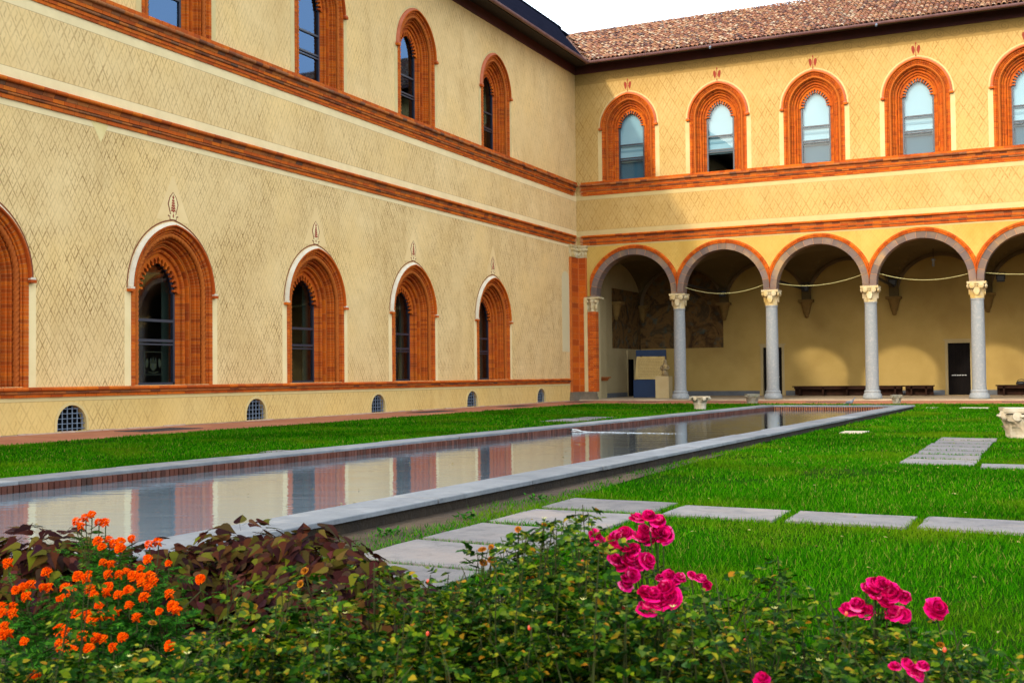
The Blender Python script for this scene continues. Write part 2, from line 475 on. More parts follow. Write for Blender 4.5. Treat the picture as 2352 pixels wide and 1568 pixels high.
# pool water: murky, faintly rippled
g = G('pool_water')
x, y, z = g.xyz()
vec = g.n('CombineXYZ', {0: g.math('MULTIPLY', g.math('ADD', g.math('MULTIPLY', x, .90), g.math('MULTIPLY', y, .43)), 1.6), 1: g.math('MULTIPLY', g.math('SUBTRACT', g.math('MULTIPLY', y, .90), g.math('MULTIPLY', x, .43)), 5.0), 2: 0.0}).outputs[0]
hgt = g.math('ADD', g.math('MULTIPLY', g.noise(1.3, 3, .5, vec), 1.0), g.math('MULTIPLY', g.noise(.35, 2, .5, vec), 1.6))
nr = g.bump(g.math('ADD', hgt, g.math('MULTIPLY', g.noise(4.0, 2, .5, vec), .3)), .010, .30)
frw = g.math('MULTIPLY', g.n('Fresnel', {'IOR': 1.36, 'Normal': nr}).outputs[0], 1.35, clamp=True)
dfw = g.n('BsdfDiffuse', {'Color': g.mix(g.noise(.3, 3), (.165,.205,.235), (.125,.165,.20)), 'Normal': nr}).outputs[0]
glw = g.n('BsdfGlossy', {'Color': (.84,.93,1,1), 'Roughness': .03, 'Normal': nr}).outputs[0]
m_water = g.done(g.n('MixShader', {0: frw, 1: dfw, 2: glw}).outputs[0])

# ground under the turf
g = G('turf_ground')
c = g.mix(g.rng(g.noise(1.2, 6, .65), .35, .65), (.007,.030,.002), (.014,.045,.003))
c = g.mix(g.rng(g.noise(.35, 6, .7), .58, .72, 0, .8), c, (.05,.045,.014))
m_ground = g.done(g.bsdf(c, .95, .0, g.bump(g.noise(30, 5, .7), .03, .9)))

def leaf_mat(name, stops, trans=.35, rough=.5, spec=.35, patch=None, vein=0.0):
    g = G(name)
    c = g.ramp(g.rand(), stops)
    if patch: c = g.mix(g.rng(g.noise(patch[0], 4, .6), patch[1], patch[2], 0, patch[4]), c, patch[3])
    if vein: c = g.mix(g.rng(g.noise(.28, 5, .6), .48, .64, 0, vein), c, g.mix(1.0, c, (.45,.55,.5), 'MULTIPLY'))
    d = g.bsdf(c, rough, spec)
    t = g.n('BsdfTranslucent', {'Color': g.mix(.5, c, (.5,.6,.1), 'SCREEN') if False else c}).outputs[0]
    return g.done(g.n('MixShader', {0: trans, 1: d, 2: t}).outputs[0])

m_grass = leaf_mat('lawn_grass', [(0,(.006,.050,.0005)),(.35,(.016,.118,.001)),(.7,(.032,.180,.001)),(.92,(.075,.22,.003)),(1,(.22,.20,.04))], .38, .9, .0, (.45, .50, .68, (.10,.165,.004), .9), .9)
m_vine = leaf_mat('purple_vine_leaf', [(0,(.014,.004,.004)),(.25,(.028,.006,.005)),(.45,(.052,.015,.005)),(.6,(.040,.032,.003)),(.74,(.022,.005,.011)),(.88,(.075,.080,.004)),(1,(.070,.013,.016))], .22, .7, .03)
m_rose_leaf = leaf_mat('rose_leaf', [(0,(.003,.015,.001)),(.28,(.007,.034,.001)),(.5,(.020,.064,.002)),(.68,(.058,.110,.003)),(.80,(.125,.165,.004)),(.86,(.010,.055,.020)),(.94,(.21,.21,.010)),(1,(.26,.10,.006))], .30, .6, .04)
m_mari_leaf = leaf_mat('marigold_leaf', [(0,(.004,.026,.002)),(.5,(.014,.080,.004)),(.9,(.035,.14,.007)),(1,(.06,.16,.010))], .25, .7, .05)
m_marigold = leaf_mat('orange_petal', [(0,(.52,.032,.001)),(.5,(.70,.070,.001)),(1,(.78,.125,.003))], .3, .9, .0)
m_rose = leaf_mat('crimson_pink_petal', [(0,(.20,.001,.016)),(.3,(.44,.002,.055)),(.65,(.70,.005,.165)),(.92,(.80,.014,.23)),(1,(.88,.16,.34))], .4, .9, .0)
m_withered = leaf_mat('withered_petal', [(0,(.34,.10,.006)),(.5,(.42,.17,.012)),(.8,(.16,.05,.008)),(1,(.50,.15,.05))], .3, .9, .0)
m_stem = M('green_brown_stem', (.022,.04,.007), (.03,.022,.01), 14, .8, 0, spec=.1)
m_bud = M('cream_sepal', (.52,.46,.18), (.36,.38,.10), 30, .8, 0)
m_hip = M('red_hip', (.50,.05,.02), None, rough=.4, bump=0)
m_foam = M('white_water_foam', (.46,.49,.52), (.28,.31,.33), 16, .4, .8, 30, .02)

# ================================================================== THE SETTING: ground, lawn, walks, pool
def sheet(pts, z):
    return MB().add([(x, y, z) for x, y in pts], [tuple(range(len(pts)))])
obj('ground', sheet([(-400,-400),(400,-400),(400,400),(-400,400)], 0.0), m_ground, kind='structure')
obj('walkway', sheet([(0,-62),(2.95,-62),(2.75,-14),(2.55,-5.6),(0,-5.6)], .010), m_walk, kind='structure')
obj('walkway_front', sheet([(0,-5.596),(40,-5.45),(40,.45),(0,.45)], .010), m_walk, kind='structure')
obj('soil_strip', sheet([(15.45,-46.5),(16.25,-46.2),(16.30,-42),(16.12,-38),(16.05,-34),(16.0,-31),(15.8,-31)], .006), m_soil, kind='structure')
obj('flower_bed', sheet([(14.4,-49.2),(15.2,-46.9),(16.4,-45.1),(17.8,-45.1),(18.6,-46.0),(19.4,-46.7),(21.6,-46.9),(21.6,-49.4),(17.0,-49.6)], .014), m_soil, kind='structure')

# pool: corner points of the coping (outer / inner)
def lerp(a, b, t): return (a[0]+(b[0]-a[0])*t, a[1]+(b[1]-a[1])*t)
LO0, LO1 = (9.72,-47.6), (11.55,-12.0)      # far (house side) outer edge
LI0, LI1 = (10.24,-47.4), (12.03,-12.7)
NO0, NO1 = (15.52,-47.6), (16.42,-12.0)     # lawn side outer edge
NI0, NI1 = (15.02,-47.4), (15.90,-12.7)
pool = link('pool', None, None, None, (13, -30, 0), kind='structure')
def rel(mb):
    mb.v = [(x-13, y+30, z) for x, y, z in mb.v]
    return mb
obj('water', rel(sheet([LI0, NI0, NI1, LI1], .016)), m_water, pool)
def coping(o0, o1, i0, i1, n):
    for k in range(n):
        t0, t1 = k/n + .00012, (k+1)/n - .00012
        a, b, c, d = lerp(o0,o1,t0), lerp(o0,o1,t1), lerp(i0,i1,t1), lerp(i0,i1,t0)
        zt = .140 + random.uniform(-.004, .004)
        mb = MB()
        cx, cy = (a[0]+c[0])/2, (a[1]+c[1])/2
        jx = random.uniform(-.012,.012)
        pts = [(p[0]+jx, p[1]) for p in (a, b, c, d)] if abs(o1[0]-o0[0]) < 3 else [a, b, c, d]
        ins = [(cx+(p[0]-cx)*.985 , cy+(p[1]-cy)*.993) for p in pts]
        vs = [(x,y,.100) for x,y in pts] + [(x,y,zt-.006) for x,y in pts] + [(x,y,zt) for x,y in ins]
        mb.add(vs, [(3,2,1,0)] + [(i,(i+1)%4,4+(i+1)%4,4+i) for i in range(4)] + [(4+i,4+(i+1)%4,8+(i+1)%4,8+i) for i in range(4)] + [(8,9,10,11)])
        obj('coping_slab', rel(mb), m_coping, pool)
coping(LO0, LO1, LI0, LI1, 19)
coping(NO0, NO1, NI0, NI1, 19)
coping((11.56,-11.99), (16.41,-11.99), (12.02,-12.695), (15.91,-12.695), 3)
mb = MB()
for a, b in ((NO0, NO1), (LO0, LO1)):          # rendered outer pool wall under the coping
    s = -.05 if a is NO0 else .05
    mb.prism([(a[0]+s,a[1]),(b[0]+s,b[1]),(b[0]+s*4,b[1]),(a[0]+s*4,a[1])], lambda x,y:(x,y,-.02), lambda x,y:(x,y,.101))
obj('pool_wall', rel(mb), m_poolwall, pool)
mb = MB()
mb.prism([(LI0[0]-.06,LI0[1]),(LI1[0]-.06,LI1[1]),(LI1[0]-.02,LI1[1]),(LI0[0]-.02,LI0[1])], lambda x,y:(x,y,-.02), lambda x,y:(x,y,.1005))
mb.prism([(12.0,-12.66),(15.92,-12.66),(15.92,-12.62),(12.0,-12.62)], lambda x,y:(x,y,-.02), lambda x,y:(x,y,.1005))
obj('mortar_bed', rel(mb), m_mortar, pool)
# bricks on edge in the basin wall, seen across the water
bu = MB().box(-.031,.031,-.02,.012,.0,.085).mesh('pool_brick')
pl = []
dv = Vector((LI1[0]-LI0[0], LI1[1]-LI0[1], 0)); L = dv.length; ang = math.atan2(dv.y, dv.x)
n = int(L/.075)
for k in range(n):
    p = lerp(LI0, LI1, (k+.5)/n)
    pl.append(TR(p[0]-13+random.uniform(-.004,.004), p[1]+30, .014+random.uniform(-.004,.002), ang))
for k in range(int(3.85/.075)):
    pl.append(TR(12.05+k*.075-13, -12.66+30, .014, PI))
pieces('brick', bu, pl, m_poolbrick, pool, 290, 'bricks', lambda m: (m.translation.x+13-CAM.x)**2 + (m.translation.y-30-CAM.y)**2 if m.translation.y-30 > -42.5 else 9e9)

# flagstone path: each flag its own piece
path = link('path', None, None, None, (17, -41, 0), kind='structure')
FLAGS = []
def flag(x0, x1, y0, y1, mat=m_slab, skew=0.0, zt=.022):
    q = [(x0+random.uniform(-.02,.02), y0+random.uniform(-.02,.02)), (x1+random.uniform(-.02,.02), y0-skew+random.uniform(-.02,.02)),
         (x1+random.uniform(-.02,.02), y1-skew+random.uniform(-.02,.02)), (x0+random.uniform(-.02,.02), y1+random.uniform(-.02,.02))]
    FLAGS.append(q)
    # slightly irregular edge
    pts = []
    for i in range(4):
        a, b = q[i], q[(i+1)%4]
        for t in (0, .33, .66):
            p = lerp(a, b, t)
            pts.append((p[0]+(random.uniform(-.012,.012) if t else 0), p[1]+(random.uniform(-.012,.012) if t else 0)))
    mb = MB().prism(pts, lambda x,y:(x-17,y+41,-.02), lambda x,y:(x-17,y+41,zt+random.uniform(-.003,.003)))
    obj('flagstone', mb, mat, path)
for (y0, y1) in ((-41.28,-40.45),(-42.35,-41.40),(-43.40,-42.46),(-44.36,-43.50),(-45.22,-44.45),(-46.1,-45.32)):
    flag(16.32, 17.38, y0, y1, skew=.12)
for k in range(5):
    flag(17.50+k*1.035, 18.45+k*1.035, -41.40-.10*k*.6, -40.68-.10*k*.6, skew=.10)
for k in range(7):
    flag(18.66, 19.57, -35.02+k*.91, -34.20+k*.91, skew=.12)
flag(19.66, 20.6, -35.5, -34.9, skew=.06); flag(20.7, 21.7, -35.6, -35.0, skew=.06)
flag(16.62, 17.1, -27.5, -26.7, m_white_marble); flag(17.68, 18.55, -11.3, -10.0, m_white_marble); flag(16.6, 17.0, -10.9, -10.2, m_white_marble)
flag(8.35, 9.35, -23.3, -21.6); flag(8.45, 9.3, -21.4, -20.2); flag(8.9, 9.5, -35.7, -35.2)

# ================================================================== WINDOW KIT (local: x along the wall, y into the wall, z up)
PROFILE = [[(0,0),(0,-.03),(.10,-.03),(.115,-.015),(.12,.04),(.135,.05),(.145,.015),(.168,.012),(.182,.035),(.187,.14),(.298,.165)],       # outer order
           [(.30,.152),(.304,.132),(.33,.127),(.346,.15),(.352,.235),(.365,.245),(.371,.205),(.40,.20),(.42,.225),(.428,.33),(.503,.36)],  # middle order
           [(.504,.352),(.507,.322),(.535,.322),(.547,.347),(.555,.43),(.584,.45)],
           [(.585,.43),(.592,.402),(.63,.402),(.66,.43),(.668,.505),(.785,.62)]]                                                            # splayed reveal
class Win:
    def __init__(s, a, U, D, zb, zs, c, kind):
        s.a, s.U, s.D, s.zb, s.zs, s.c, s.kind = a, U, D, zb, zs, c, kind
        s.ku, s.kd = U/.785, D/.62
    def P(s, side, k, t, u, d):
        if k == 0: return (side*(s.a-u), d, t)
        Rr = s.a + s.c - u
        ph = t*math.acos(s.c/Rr)
        return (side*(-s.c + Rr*math.cos(ph)), d, s.zs + Rr*math.sin(ph))
    def contour(s, u, n=14, d=0.0):
        l = [s.P(-1, 0, s.zb, u, d)] + [s.P(-1, 1, i/n, u, d) for i in range(n+1)]
        r = [s.P(1, 1, i/n, u, d) for i in range(n-1, -1, -1)] + [s.P(1, 0, s.zb, u, d)]
        return l + r
    def stations(s, row, na):
        nj = int(round((s.zs-s.zb)/row))
        st = [(0, s.zb+(s.zs-s.zb)*i/nj, s.zb+(s.zs-s.zb)*(i+1)/nj) for i in range(nj)]
        return st + [(1, i/na, (i+1)/na) for i in range(na)]
    def slices(s):
        """list of MBs: one moulded brick each"""
        out = []
        for oi, prof in enumerate(PROFILE):
            pr = [(u*s.ku, d*s.kd) for u, d in prof]
            row = .083 if oi != 2 else .25
            for side in (-1, 1):
                for (k, t0, t1) in s.stations(row, 22 if oi != 2 else 8):
                    g_ = .004 if k == 0 else .0028
                    out.append(MB().strip([[s.P(side, k, t, u, d) for u, d in pr] for t in (t0+g_, t1-g_)]))
        return out
    def mortar(s):
        mb = MB()
        raw = [(u*s.ku, d*s.kd) for prof in PROFILE for u, d in prof]
        pr = []
        for i, (u, d) in enumerate(raw):
            p0, p1 = raw[max(i-1,0)], raw[min(i+1,len(raw)-1)]
            t = Vector((p1[0]-p0[0], p1[1]-p0[1])).normalized()
            pr.append((u-t.y*.008, d+t.x*.008))
        for side in (-1, 1):
            mb.strip([[s.P(side, 0, t, u, d) for u, d in pr] for t in (s.zb, s.zs)])
            mb.strip([[s.P(side, 1, i/24, u, d) for u, d in pr] for i in range(25)])
        return mb
    def rope(s, u, d, r, pitch, lobes=3, n=9, step=.024):
        u *= s.ku; d *= s.kd
        pts = []
        nj = int((s.zs-s.zb)/step)
        pts += [s.P(-1, 0, s.zb+(s.zs-s.zb)*i/nj, u, d) for i in range(nj)]
        na = int((s.a+s.c)*1.4/step)
        pts += [s.P(-1, 1, i/na, u, d) for i in range(na)]
        rp = [(-x, y, z) for x, y, z in pts][::-1]
        pts = pts + [s.P(1, 1, 1, u, d)] + rp
        rows, acc = [], 0.0
        for i, p in enumerate(pts):
            q0, q1 = Vector(pts[max(i-1,0)]), Vector(pts[min(i+1,len(pts)-1)])
            t = (q1-q0).normalized(); e1 = Vector((0,1,0)); e2 = t.cross(e1)
            if i: acc += (Vector(p)-Vector(pts[i-1])).length
            tw = 2*PI*acc/pitch
            rows.append([tuple(Vector(p) + (e1*math.cos(a)+e2*math.sin(a))*r*(.62+.55*abs(math.cos(lobes*.5*(a-tw))))) for a in [2*PI*j/n for j in range(n)]])
        return MB().strip(rows, True)
    def hood(s):
        mb = MB()
        top = [(-.092,.0),(-.085,-.03),(-.015,-.105)]
        low = [(-.015,-.115),(.02,-.112),(.03,-.05),(.01,.0)]
        rows = lambda pr, side: [[s.P(side, 1, i/20, u, d) for u, d in pr] for i in range(21)]
        a, b = MB(), MB()
        for side in (-1, 1):
            a.strip(rows(top, side)); b.strip(rows(low, side))
            x0, x1 = sorted((side*(s.a-.03), side*(s.a+.135)))
            b.box(x0, x1, -.125, 0, s.zs-.10, s.zs-.03)
            x0, x1 = sorted((side*(s.a-.02), side*(s.a+.12)))
            a.box(x0, x1, -.115, 0, s.zs-.03, s.zs+.02)
        return a, b
    def cusps(s):
        """pierced terracotta fringe inside the arch"""
        mb = MB()
        u0, d0, d1 = s.U-.07, s.D*.80, s.D*.80+.07
        nt = 8
        for side in (-1, 1):
            mb.strip([[s.P(side,1,i/16,u0-.06,d0), s.P(side,1,i/16,u0+.055,d0), s.P(side,1,i/16,u0+.055,d1)] for i in range(17)])
            for k in range(nt):
                tc = (k+.5)/nt; w = .5/nt
                shp = [(-w*.98,.04),(-w*.72,.075),(-w*.34,.105),(-w*.30,.15),(-w*.5,.175),(-w*.42,.198),(0,.21),(w*.42,.198),(w*.5,.175),(w*.30,.15),(w*.34,.105),(w*.72,.075),(w*.98,.04)]
                f0 = lambda t, u: s.P(side,1,min(tc+t,1),u0+u,d0-.004)
                f1 = lambda t, u: s.P(side,1,min(tc+t,1),u0+u,d1)
                mb.prism(shp, f0, f1)
        return mb
    def frame(s, bars):
        mb = MB()
        u = s.U-.004
        D = s.D
        pr = [(u-.01, D-.03),(u+.055, D-.03),(u+.055, D+.05)]
        for side in (-1, 1):
            mb.strip([[s.P(side,0,t,uu,d) for uu,d in pr] for t in (s.zb, s.zs)])
            mb.strip([[s.P(side,1,i/12,uu,d) for uu,d in [(u-.01,D-.03),(u+.105,D-.03),(u+.105,D+.05)]] for i in range(13)])
        hw = s.a-s.U
        mb.box(-hw, hw, D-.03, D+.04, s.zb-.01, s.zb+.07)
        for z, hh in bars: mb.box(-hw+.01, hw-.01, D-.035, D+.04, z-hh, z+hh)
        return mb
    def pane(s):
        mb = MB(); c = s.contour(s.U+.02, 14, s.D+.012)
        return mb.add(c, [tuple(range(len(c)))])

WL = Win(1.495, .785, .62, 1.062, 3.47, .22, 'lower')
WU = Win(1.31, .69, .47, 10.325, 12.84, .20, 'upper')
LOW_BARS = [(2.74,.035),(2.22,.035),(2.12,.02)]
UP_BARS = [(12.03,.03),(11.40,.028),(11.30,.022)]

def joined(mbs):
    o = MB()
    for b in mbs: o.add(b.v, b.f)
    return o
KIT = {}
for Wd, bars in ((WL, LOW_BARS), (WU, UP_BARS)):
    sl_ = Wd.slices()
    ht, hb = Wd.hood()
    KIT[Wd.kind] = dict(slices=sl_, slice_mesh=None, bricks=joined(sl_).mesh('moulded_bricks'), mortar=Wd.mortar().mesh('mortar'),
        rope=Wd.rope(.25,.085,.066*Wd.ku,.36).mesh('rope_moulding', True), bead=Wd.rope(.47,.335,.026*Wd.ku,.12,2,6,.03).mesh('bead_moulding', True),
        hood_top=ht.mesh('hood_mould'), hood_low=hb.mesh('hood_fillet'), cusps=Wd.cusps().mesh('cusped_fringe'),
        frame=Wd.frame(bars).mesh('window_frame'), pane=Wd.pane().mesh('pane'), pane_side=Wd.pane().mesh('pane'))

def palmette_low():
    """painted badge above a lower window: outline, field and leaf motif (flat paint, 3 mm proud)"""
    zb = 5.30
    out = [(-.13,0),(-.13,.09),(-.19,.09),(-.19,.13),(-.10,.13),(-.20,.42),(-.13,.60),(0,.74),(.13,.60),(.20,.42),(.10,.13),(.19,.13),(.19,.09),(.13,.09),(.13,0)]
    ins = [(x*.80, .03+z*.925) for x, z in out]
    F = lambda d: (lambda x, z: (x, -d, zb+z))
    line = MB().prism(out, F(0), F(.006)); field = MB().prism(ins, F(.004), F(.010))
    mot = MB()
    for k in range(5):
        z = .20 + k*.065; w = .085*(1-.13*k)
        for sgn in (-1, 1):
            mot.prism([(0,z),(sgn*w*.5,z+.045),(sgn*w,z+.025),(sgn*w*1.05,z+.055),(sgn*w*.6,z+.09),(0,z+.06)], F(.008), F(.014))
    mot.prism([(0,.06),(-.025,.11),(0,.19),(.025,.11)], F(.008), F(.014))
    mot.prism([(0,.54),(-.04,.60),(-.02,.62),(0,.67),(.02,.62),(.04,.60)], F(.008), F(.014))
    return line.mesh('painted_outline'), field.mesh('painted_field'), mot.mesh('painted_palmette')
def palmette_up():
    zb = 14.46
    F = lambda d: (lambda x, z: (x, -d, zb+z))
    mot = MB()
    for sgn in (-1, 1):
        mot.prism([(sgn*.035,.24),(sgn*.05,.38),(sgn*.10,.46),(sgn*.165,.44),(sgn*.18,.34),(sgn*.155,.22),(sgn*.10,.08)], F(.0), F(.006))
    mot.prism([(-.03,.0),(0,.16),(.03,.0)], F(0), F(.006))
    mot.prism([(0,.46),(-.03,.53),(0,.62),(.03,.53)], F(0), F(.006))
    mot.prism([(-.012,.14),(.012,.14),(.012,.48),(-.012,.48)], F(0), F(.005))
    return mot.mesh('painted_palmette')
PLO, PFI, PMO = palmette_low()
PUP = palmette_up()
def outline_band(Wd, u0, u1, d):
    mb = MB()
    for side in (-1, 1):
        mb.strip([[Wd.P(side,1,i/20,u0,d), Wd.P(side,1,i/20,u1,d)] for i in range(21)])
    return mb
KIT['lower']['outline'] = outline_band(WL, -.155, -.118, -.004).mesh('painted_outline')
KIT['upper']['outline'] = outline_band(WU, -.17, -.118, -.004).mesh('plaster_halo')
for Wd, hi_ in ((WL, .22), (WU, .20)):
    KIT[Wd.kind]['margin'] = [MB().box(*sorted((side*(Wd.a-.002), side*(Wd.a+hi_))), -.005, .0, Wd.zb-.01, Wd.zs-.10).mesh('plaster_margin') for side in (-1, 1)]
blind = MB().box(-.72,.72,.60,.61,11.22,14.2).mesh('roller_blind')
hem = joined([MB().box(-.72,.72,.585,.6,11.70,11.80), MB().box(-.72,.72,.585,.6,11.95,11.98), MB().box(-.72,.72,.585,.6,11.27,11.36)]).mesh('blind_hem')
m_hem = M('grey_blue_hem', (.15,.27,.33), None, rough=.8, bump=0)
interior_low = MB().box(-.72,.72,.66,.67,10.2,11.22).mesh('dim_interior_panel')
curtain = MB().box(.66,.90,.95,1.0,1.0,4.6).mesh('curtain')
crest = MB()
for (x0,x1,z0,z1) in ((-.34,-.325,1.33,1.93),(.295,.31,1.33,1.93),(-.34,.31,1.915,1.93),(-.34,.31,1.33,1.345)):
    crest.box(x0,x1,.652,.656,z0,z1)
for pts in ([(-.13,1.64),(.10,1.64),(.10,1.52),(-.015,1.42),(-.13,1.52)],[(-.13,1.70),(-.10,1.78),(-.075,1.70)],[(-.045,1.70),(-.015,1.80),(.015,1.70)],[(.045,1.70),(.075,1.78),(.10,1.70)],[(-.14,1.665),(.11,1.665),(.11,1.69),(-.14,1.69)],
            [(-.27,1.50),(-.21,1.56),(-.19,1.68),(-.23,1.76),(-.29,1.70),(-.30,1.58)],[(.24,1.50),(.18,1.56),(.16,1.68),(.20,1.76),(.26,1.70),(.27,1.58)],[(-.20,1.40),(-.015,1.37),(.17,1.40),(.16,1.42),(-.015,1.39),(-.19,1.42)]):
    crest.prism(pts, lambda x,z:(x,.652,z), lambda x,z:(x,.656,z))
m_crest = M('pale_crest_print', (.06,.058,.015), (.035,.045,.04), 14, .8, 0)

def window(wing, Wd, loc, rot, single=False, back=False, dark_low=False):
    K = KIT[Wd.kind]
    w = link('window', None, None, wing, loc, rot)
    link('mortar', K['mortar'], m_mortar, w)
    if single:
        for b in K['slices']: link('brick', b.mesh('brick'), m_brick, w)
    else:
        link('moulded_bricks', K['bricks'], m_brick, w, kind='stuff')
    link('rope_moulding', K['rope'], m_rope, w)
    if Wd is WL: link('bead_moulding', K['bead'], m_rope, w)
    link('hood_mould', K['hood_top'], m_white if Wd is WL else m_salmon, w)
    link('hood_fillet', K['hood_low'], m_brick, w)
    link('cusped_fringe', K['cusps'], m_brick, w)
    link('window_frame', K['frame'], m_frame, w)
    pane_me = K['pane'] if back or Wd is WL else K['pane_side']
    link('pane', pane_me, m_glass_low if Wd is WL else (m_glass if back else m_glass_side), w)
    for me_ in K['margin']: link('plaster_margin', me_, m_pale_l if Wd is WL else m_pale_b, w)
    if Wd is WL:
        link('painted_outline', K['outline'], m_paint_line, w)
        link('painted_finial', PLO, m_paint_line, w); link('painted_field', PFI, m_pale_l, w); link('painted_palmette', PMO, m_paint, w)
        link('curtain', curtain, m_curtain, w)
    else:
        link('plaster_halo', K['outline'], m_pale_b, w)
        if back:
            link('painted_palmette', PUP, m_paint, w)
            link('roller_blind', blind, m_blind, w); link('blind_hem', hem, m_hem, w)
            if not dark_low: link('dim_interior_panel', interior_low, m_interior_low, w)
    return w

def fill_holes(outer, holes):
    """flat sheet in local x,z with holes -> mesh"""
    bm = bmesh.new()
    edges = []
    for loop in [outer] + holes:
        vs = [bm.verts.new((x, 0, z)) for x, z in loop]
        for i in range(len(vs)): edges.append(bm.edges.new((vs[i], vs[(i+1) % len(vs)])))
    bmesh.ops.triangle_fill(bm, edges=edges, use_beauty=True, use_dissolve=False)
    me = bpy.data.meshes.new('wall'); bm.to_mesh(me); bm.free()
    return me
def win_hole(Wd, h0):
    c = Wd.contour(.05, 14)
    return [(h0+x, z) for x, _, z in c[1:-1]] + [(h0+Wd.a-.05, Wd.zb+.012), (h0-Wd.a+.05, Wd.zb+.012)]

# string courses: rows of bricks with a moulded face.  section = (out, z) polygon
def row_unit(sec, L, name='brick'):
    mb = MB()
    mb.prism(sec, lambda o, z: (-L/2+.004, -o, z), lambda o, z: (L/2-.004, -o, z))
    return mb.mesh(name)
def flat(z0, z1, o): return [(-.02,z0),(o,z0),(o,z1),(-.02,z1)]
def roll(z0, z1, o):
    c, r = (z0+z1)/2, (z1-z0)/2
    return [(-.02,z0),(o-r,z0)] + [(o-r+r*math.sin(a), c-r*math.cos(a)) for a in (.5,1.05,PI/2,2.1,2.64)] + [(o-r,z1),(-.02,z1)]
def cove(z0, z1, o0, o1): return [(-.02,z0),(o0,z0),(o0+.01,z0+(z1-z0)*.45),(o0+(o1-o0)*.4,z0+(z1-z0)*.8),(o1,z1),(-.02,z1)]
def slope(z0, z1, o0, o1): return [(-.02,z0),(o0,z0),(o1,z1),(-.02,z1)]
COURSE_UP = [(flat(9.700,9.775,.03),.26,0),(flat(9.783,9.858,.05),.26,0),(roll(9.866,9.945,.09),.30,1),(flat(9.953,10.033,.10),.27,0),(cove(10.041,10.115,.10,.15),.30,1),(roll(10.123,10.225,.205),.30,1),(flat(10.233,10.322,.155),.24,0)]
COURSE_LOW = [(flat(7.350,7.435,.04),.34,0),(roll(7.442,7.505,.075),.34,1),(flat(7.512,7.60,.085),.34,0),(cove(7.607,7.69,.085,.14),.34,1),(roll(7.697,7.80,.185),.34,0)]
COURSE_BASE = [(flat(.834,.898,.035),.34,0),(roll(.904,.965,.08),.34,1),(roll(.971,1.062,.13),.34,0)]
def course(wing, rows, h0, h1, loc, rot, n_single, near):
    """bricks along a wall; near(h) = squared distance used to pick the ones shown largest"""
    part = link('string_course', None, None, wing, loc, rot)
    z0, z1 = min(z for o, z in rows[0][0]), max(z for o, z in rows[-1][0])
    bed = MB()
    sec = [(-.01,z0)] + [(max(.008, min(o for o, z in s if o > 0)-.014), (min(z for o,z in s)+max(z for o,z in s))/2) for i,(s,_,_) in enumerate(rows)] + [(-.01,z1)]
    bed.prism(sec, lambda o,z:(h0,-o,z), lambda o,z:(h1,-o,z))
    obj('mortar', bed, m_mortar, part)
    left = n_single
    for i, (s, Lb, dark) in enumerate(rows):
        n = int((h1-h0)/Lb)
        off = random.uniform(0, Lb)
        places = [TR(h0+off*.5+(k+.5)*Lb, random.uniform(-.003,.003), random.uniform(-.002,.002)) for k in range(n)]
        take = min(left, n); take = take if n_single else 0
        if n_single: take = min(n, n_single//len(rows))
        pieces('brick', row_unit(s, Lb), places, m_brick_dark if dark else m_brick, part, take, 'bricks', lambda m: near(m.translation.x))
    return part

# ================================================================== LEFT WING
wing = thing('palace_wing', 'long palace wing with cream diamond-patterned plaster, brick-framed pointed windows and cellar grilles', 'building')
Q = PI/2
LOWW = [-40.0, -33.86, -27.73, -21.39, -15.44, -9.06]
UPW = [-33.75, -27.55, -21.13, -15.12, -8.68]
CEL = [-37.9, -31.11, -24.35, -17.85, -11.0, -4.38]
Y0, Y1 = -62.0, 0.0
def cellar_hole(c, r=.44, zt=.64):
    return [(c-r,.045)] + [(c-r*math.cos(a), zt-r+r*math.sin(a)) for a in [PI*i/12 for i in range(13)]] + [(c+r,.045)]
def wall_part(outer, holes, mat, parent=None, loc=(0,0,0), rot=Q, name='wall'):
    return link(name, fill_holes(outer, holes), mat, parent, loc, rot)
wall_part([(Y0,.03),(Y1,.03),(Y1,.85),(Y0,.85)], [cellar_hole(c) for c in CEL], m_pl_dado, wing)
wall_part([(Y0,.84),(Y1,.84),(Y1,7.4),(Y0,7.4)], [win_hole(WL, y) for y in LOWW], m_pl_low, wing)
wall_part([(Y0,7.4),(Y1,7.4),(Y1,9.75),(Y0,9.75)], [], m_pl_mid, wing)
wall_part([(Y0,9.75),(Y1,9.75),(Y1,15.9),(Y0,15.9)], [win_hole(WU, y) for y in UPW], m_pl_top, wing)
mb = MB()                                              # rough footing under the plaster
for k in range(150):
    y = -62 + k*62/150
    mb.box(-.2, random.uniform(.01,.045), y, y+.40, -.03, random.uniform(.015,.05))
obj('footing', mb, M('crumbled_footing', (.36,.22,.15), (.45,.33,.24), 6, .95, .8), wing)
# hull: floors, rear wall, ends (keeps the rooms dark)
mb = MB().box(-9.9,-.8,-62,14,-.03,.9).box(-9.9,-.75,-62,14,7.4,9.6).box(-10.2,-9.9,-62,14,0,15.9).box(-9.9,0,-62.3,-62.01,0,15.9).box(-9.9,-.05,.05,.3,0,15.9)
obj('rooms', mb, m_room, wing)
for i, y in enumerate(LOWW):
    w = window(wing, WL, (0,y,0), Q, single=(i == 2))
    if i == 2: obj('crest_print', crest, m_crest, w)
for i, y in enumerate(UPW): window(wing, WU, (0,y,0), Q)
near_l = lambda h: (h-CAM.y)**2
course(wing, COURSE_BASE, -60, -.95, (0,0,0), Q, 0, near_l)
course(wing, COURSE_LOW, -60, -.20, (0,0,0), Q, 0, near_l)
course(wing, COURSE_UP, -60, -.22, (0,0,0), Q, 0, near_l)
grille = MB()
for i in range(6):
    x = -.37+i*.148
    h = .20+math.sqrt(max(.44**2-x*x,0))
    grille.box(x-.009,x+.009,.05,.07,.03,h)
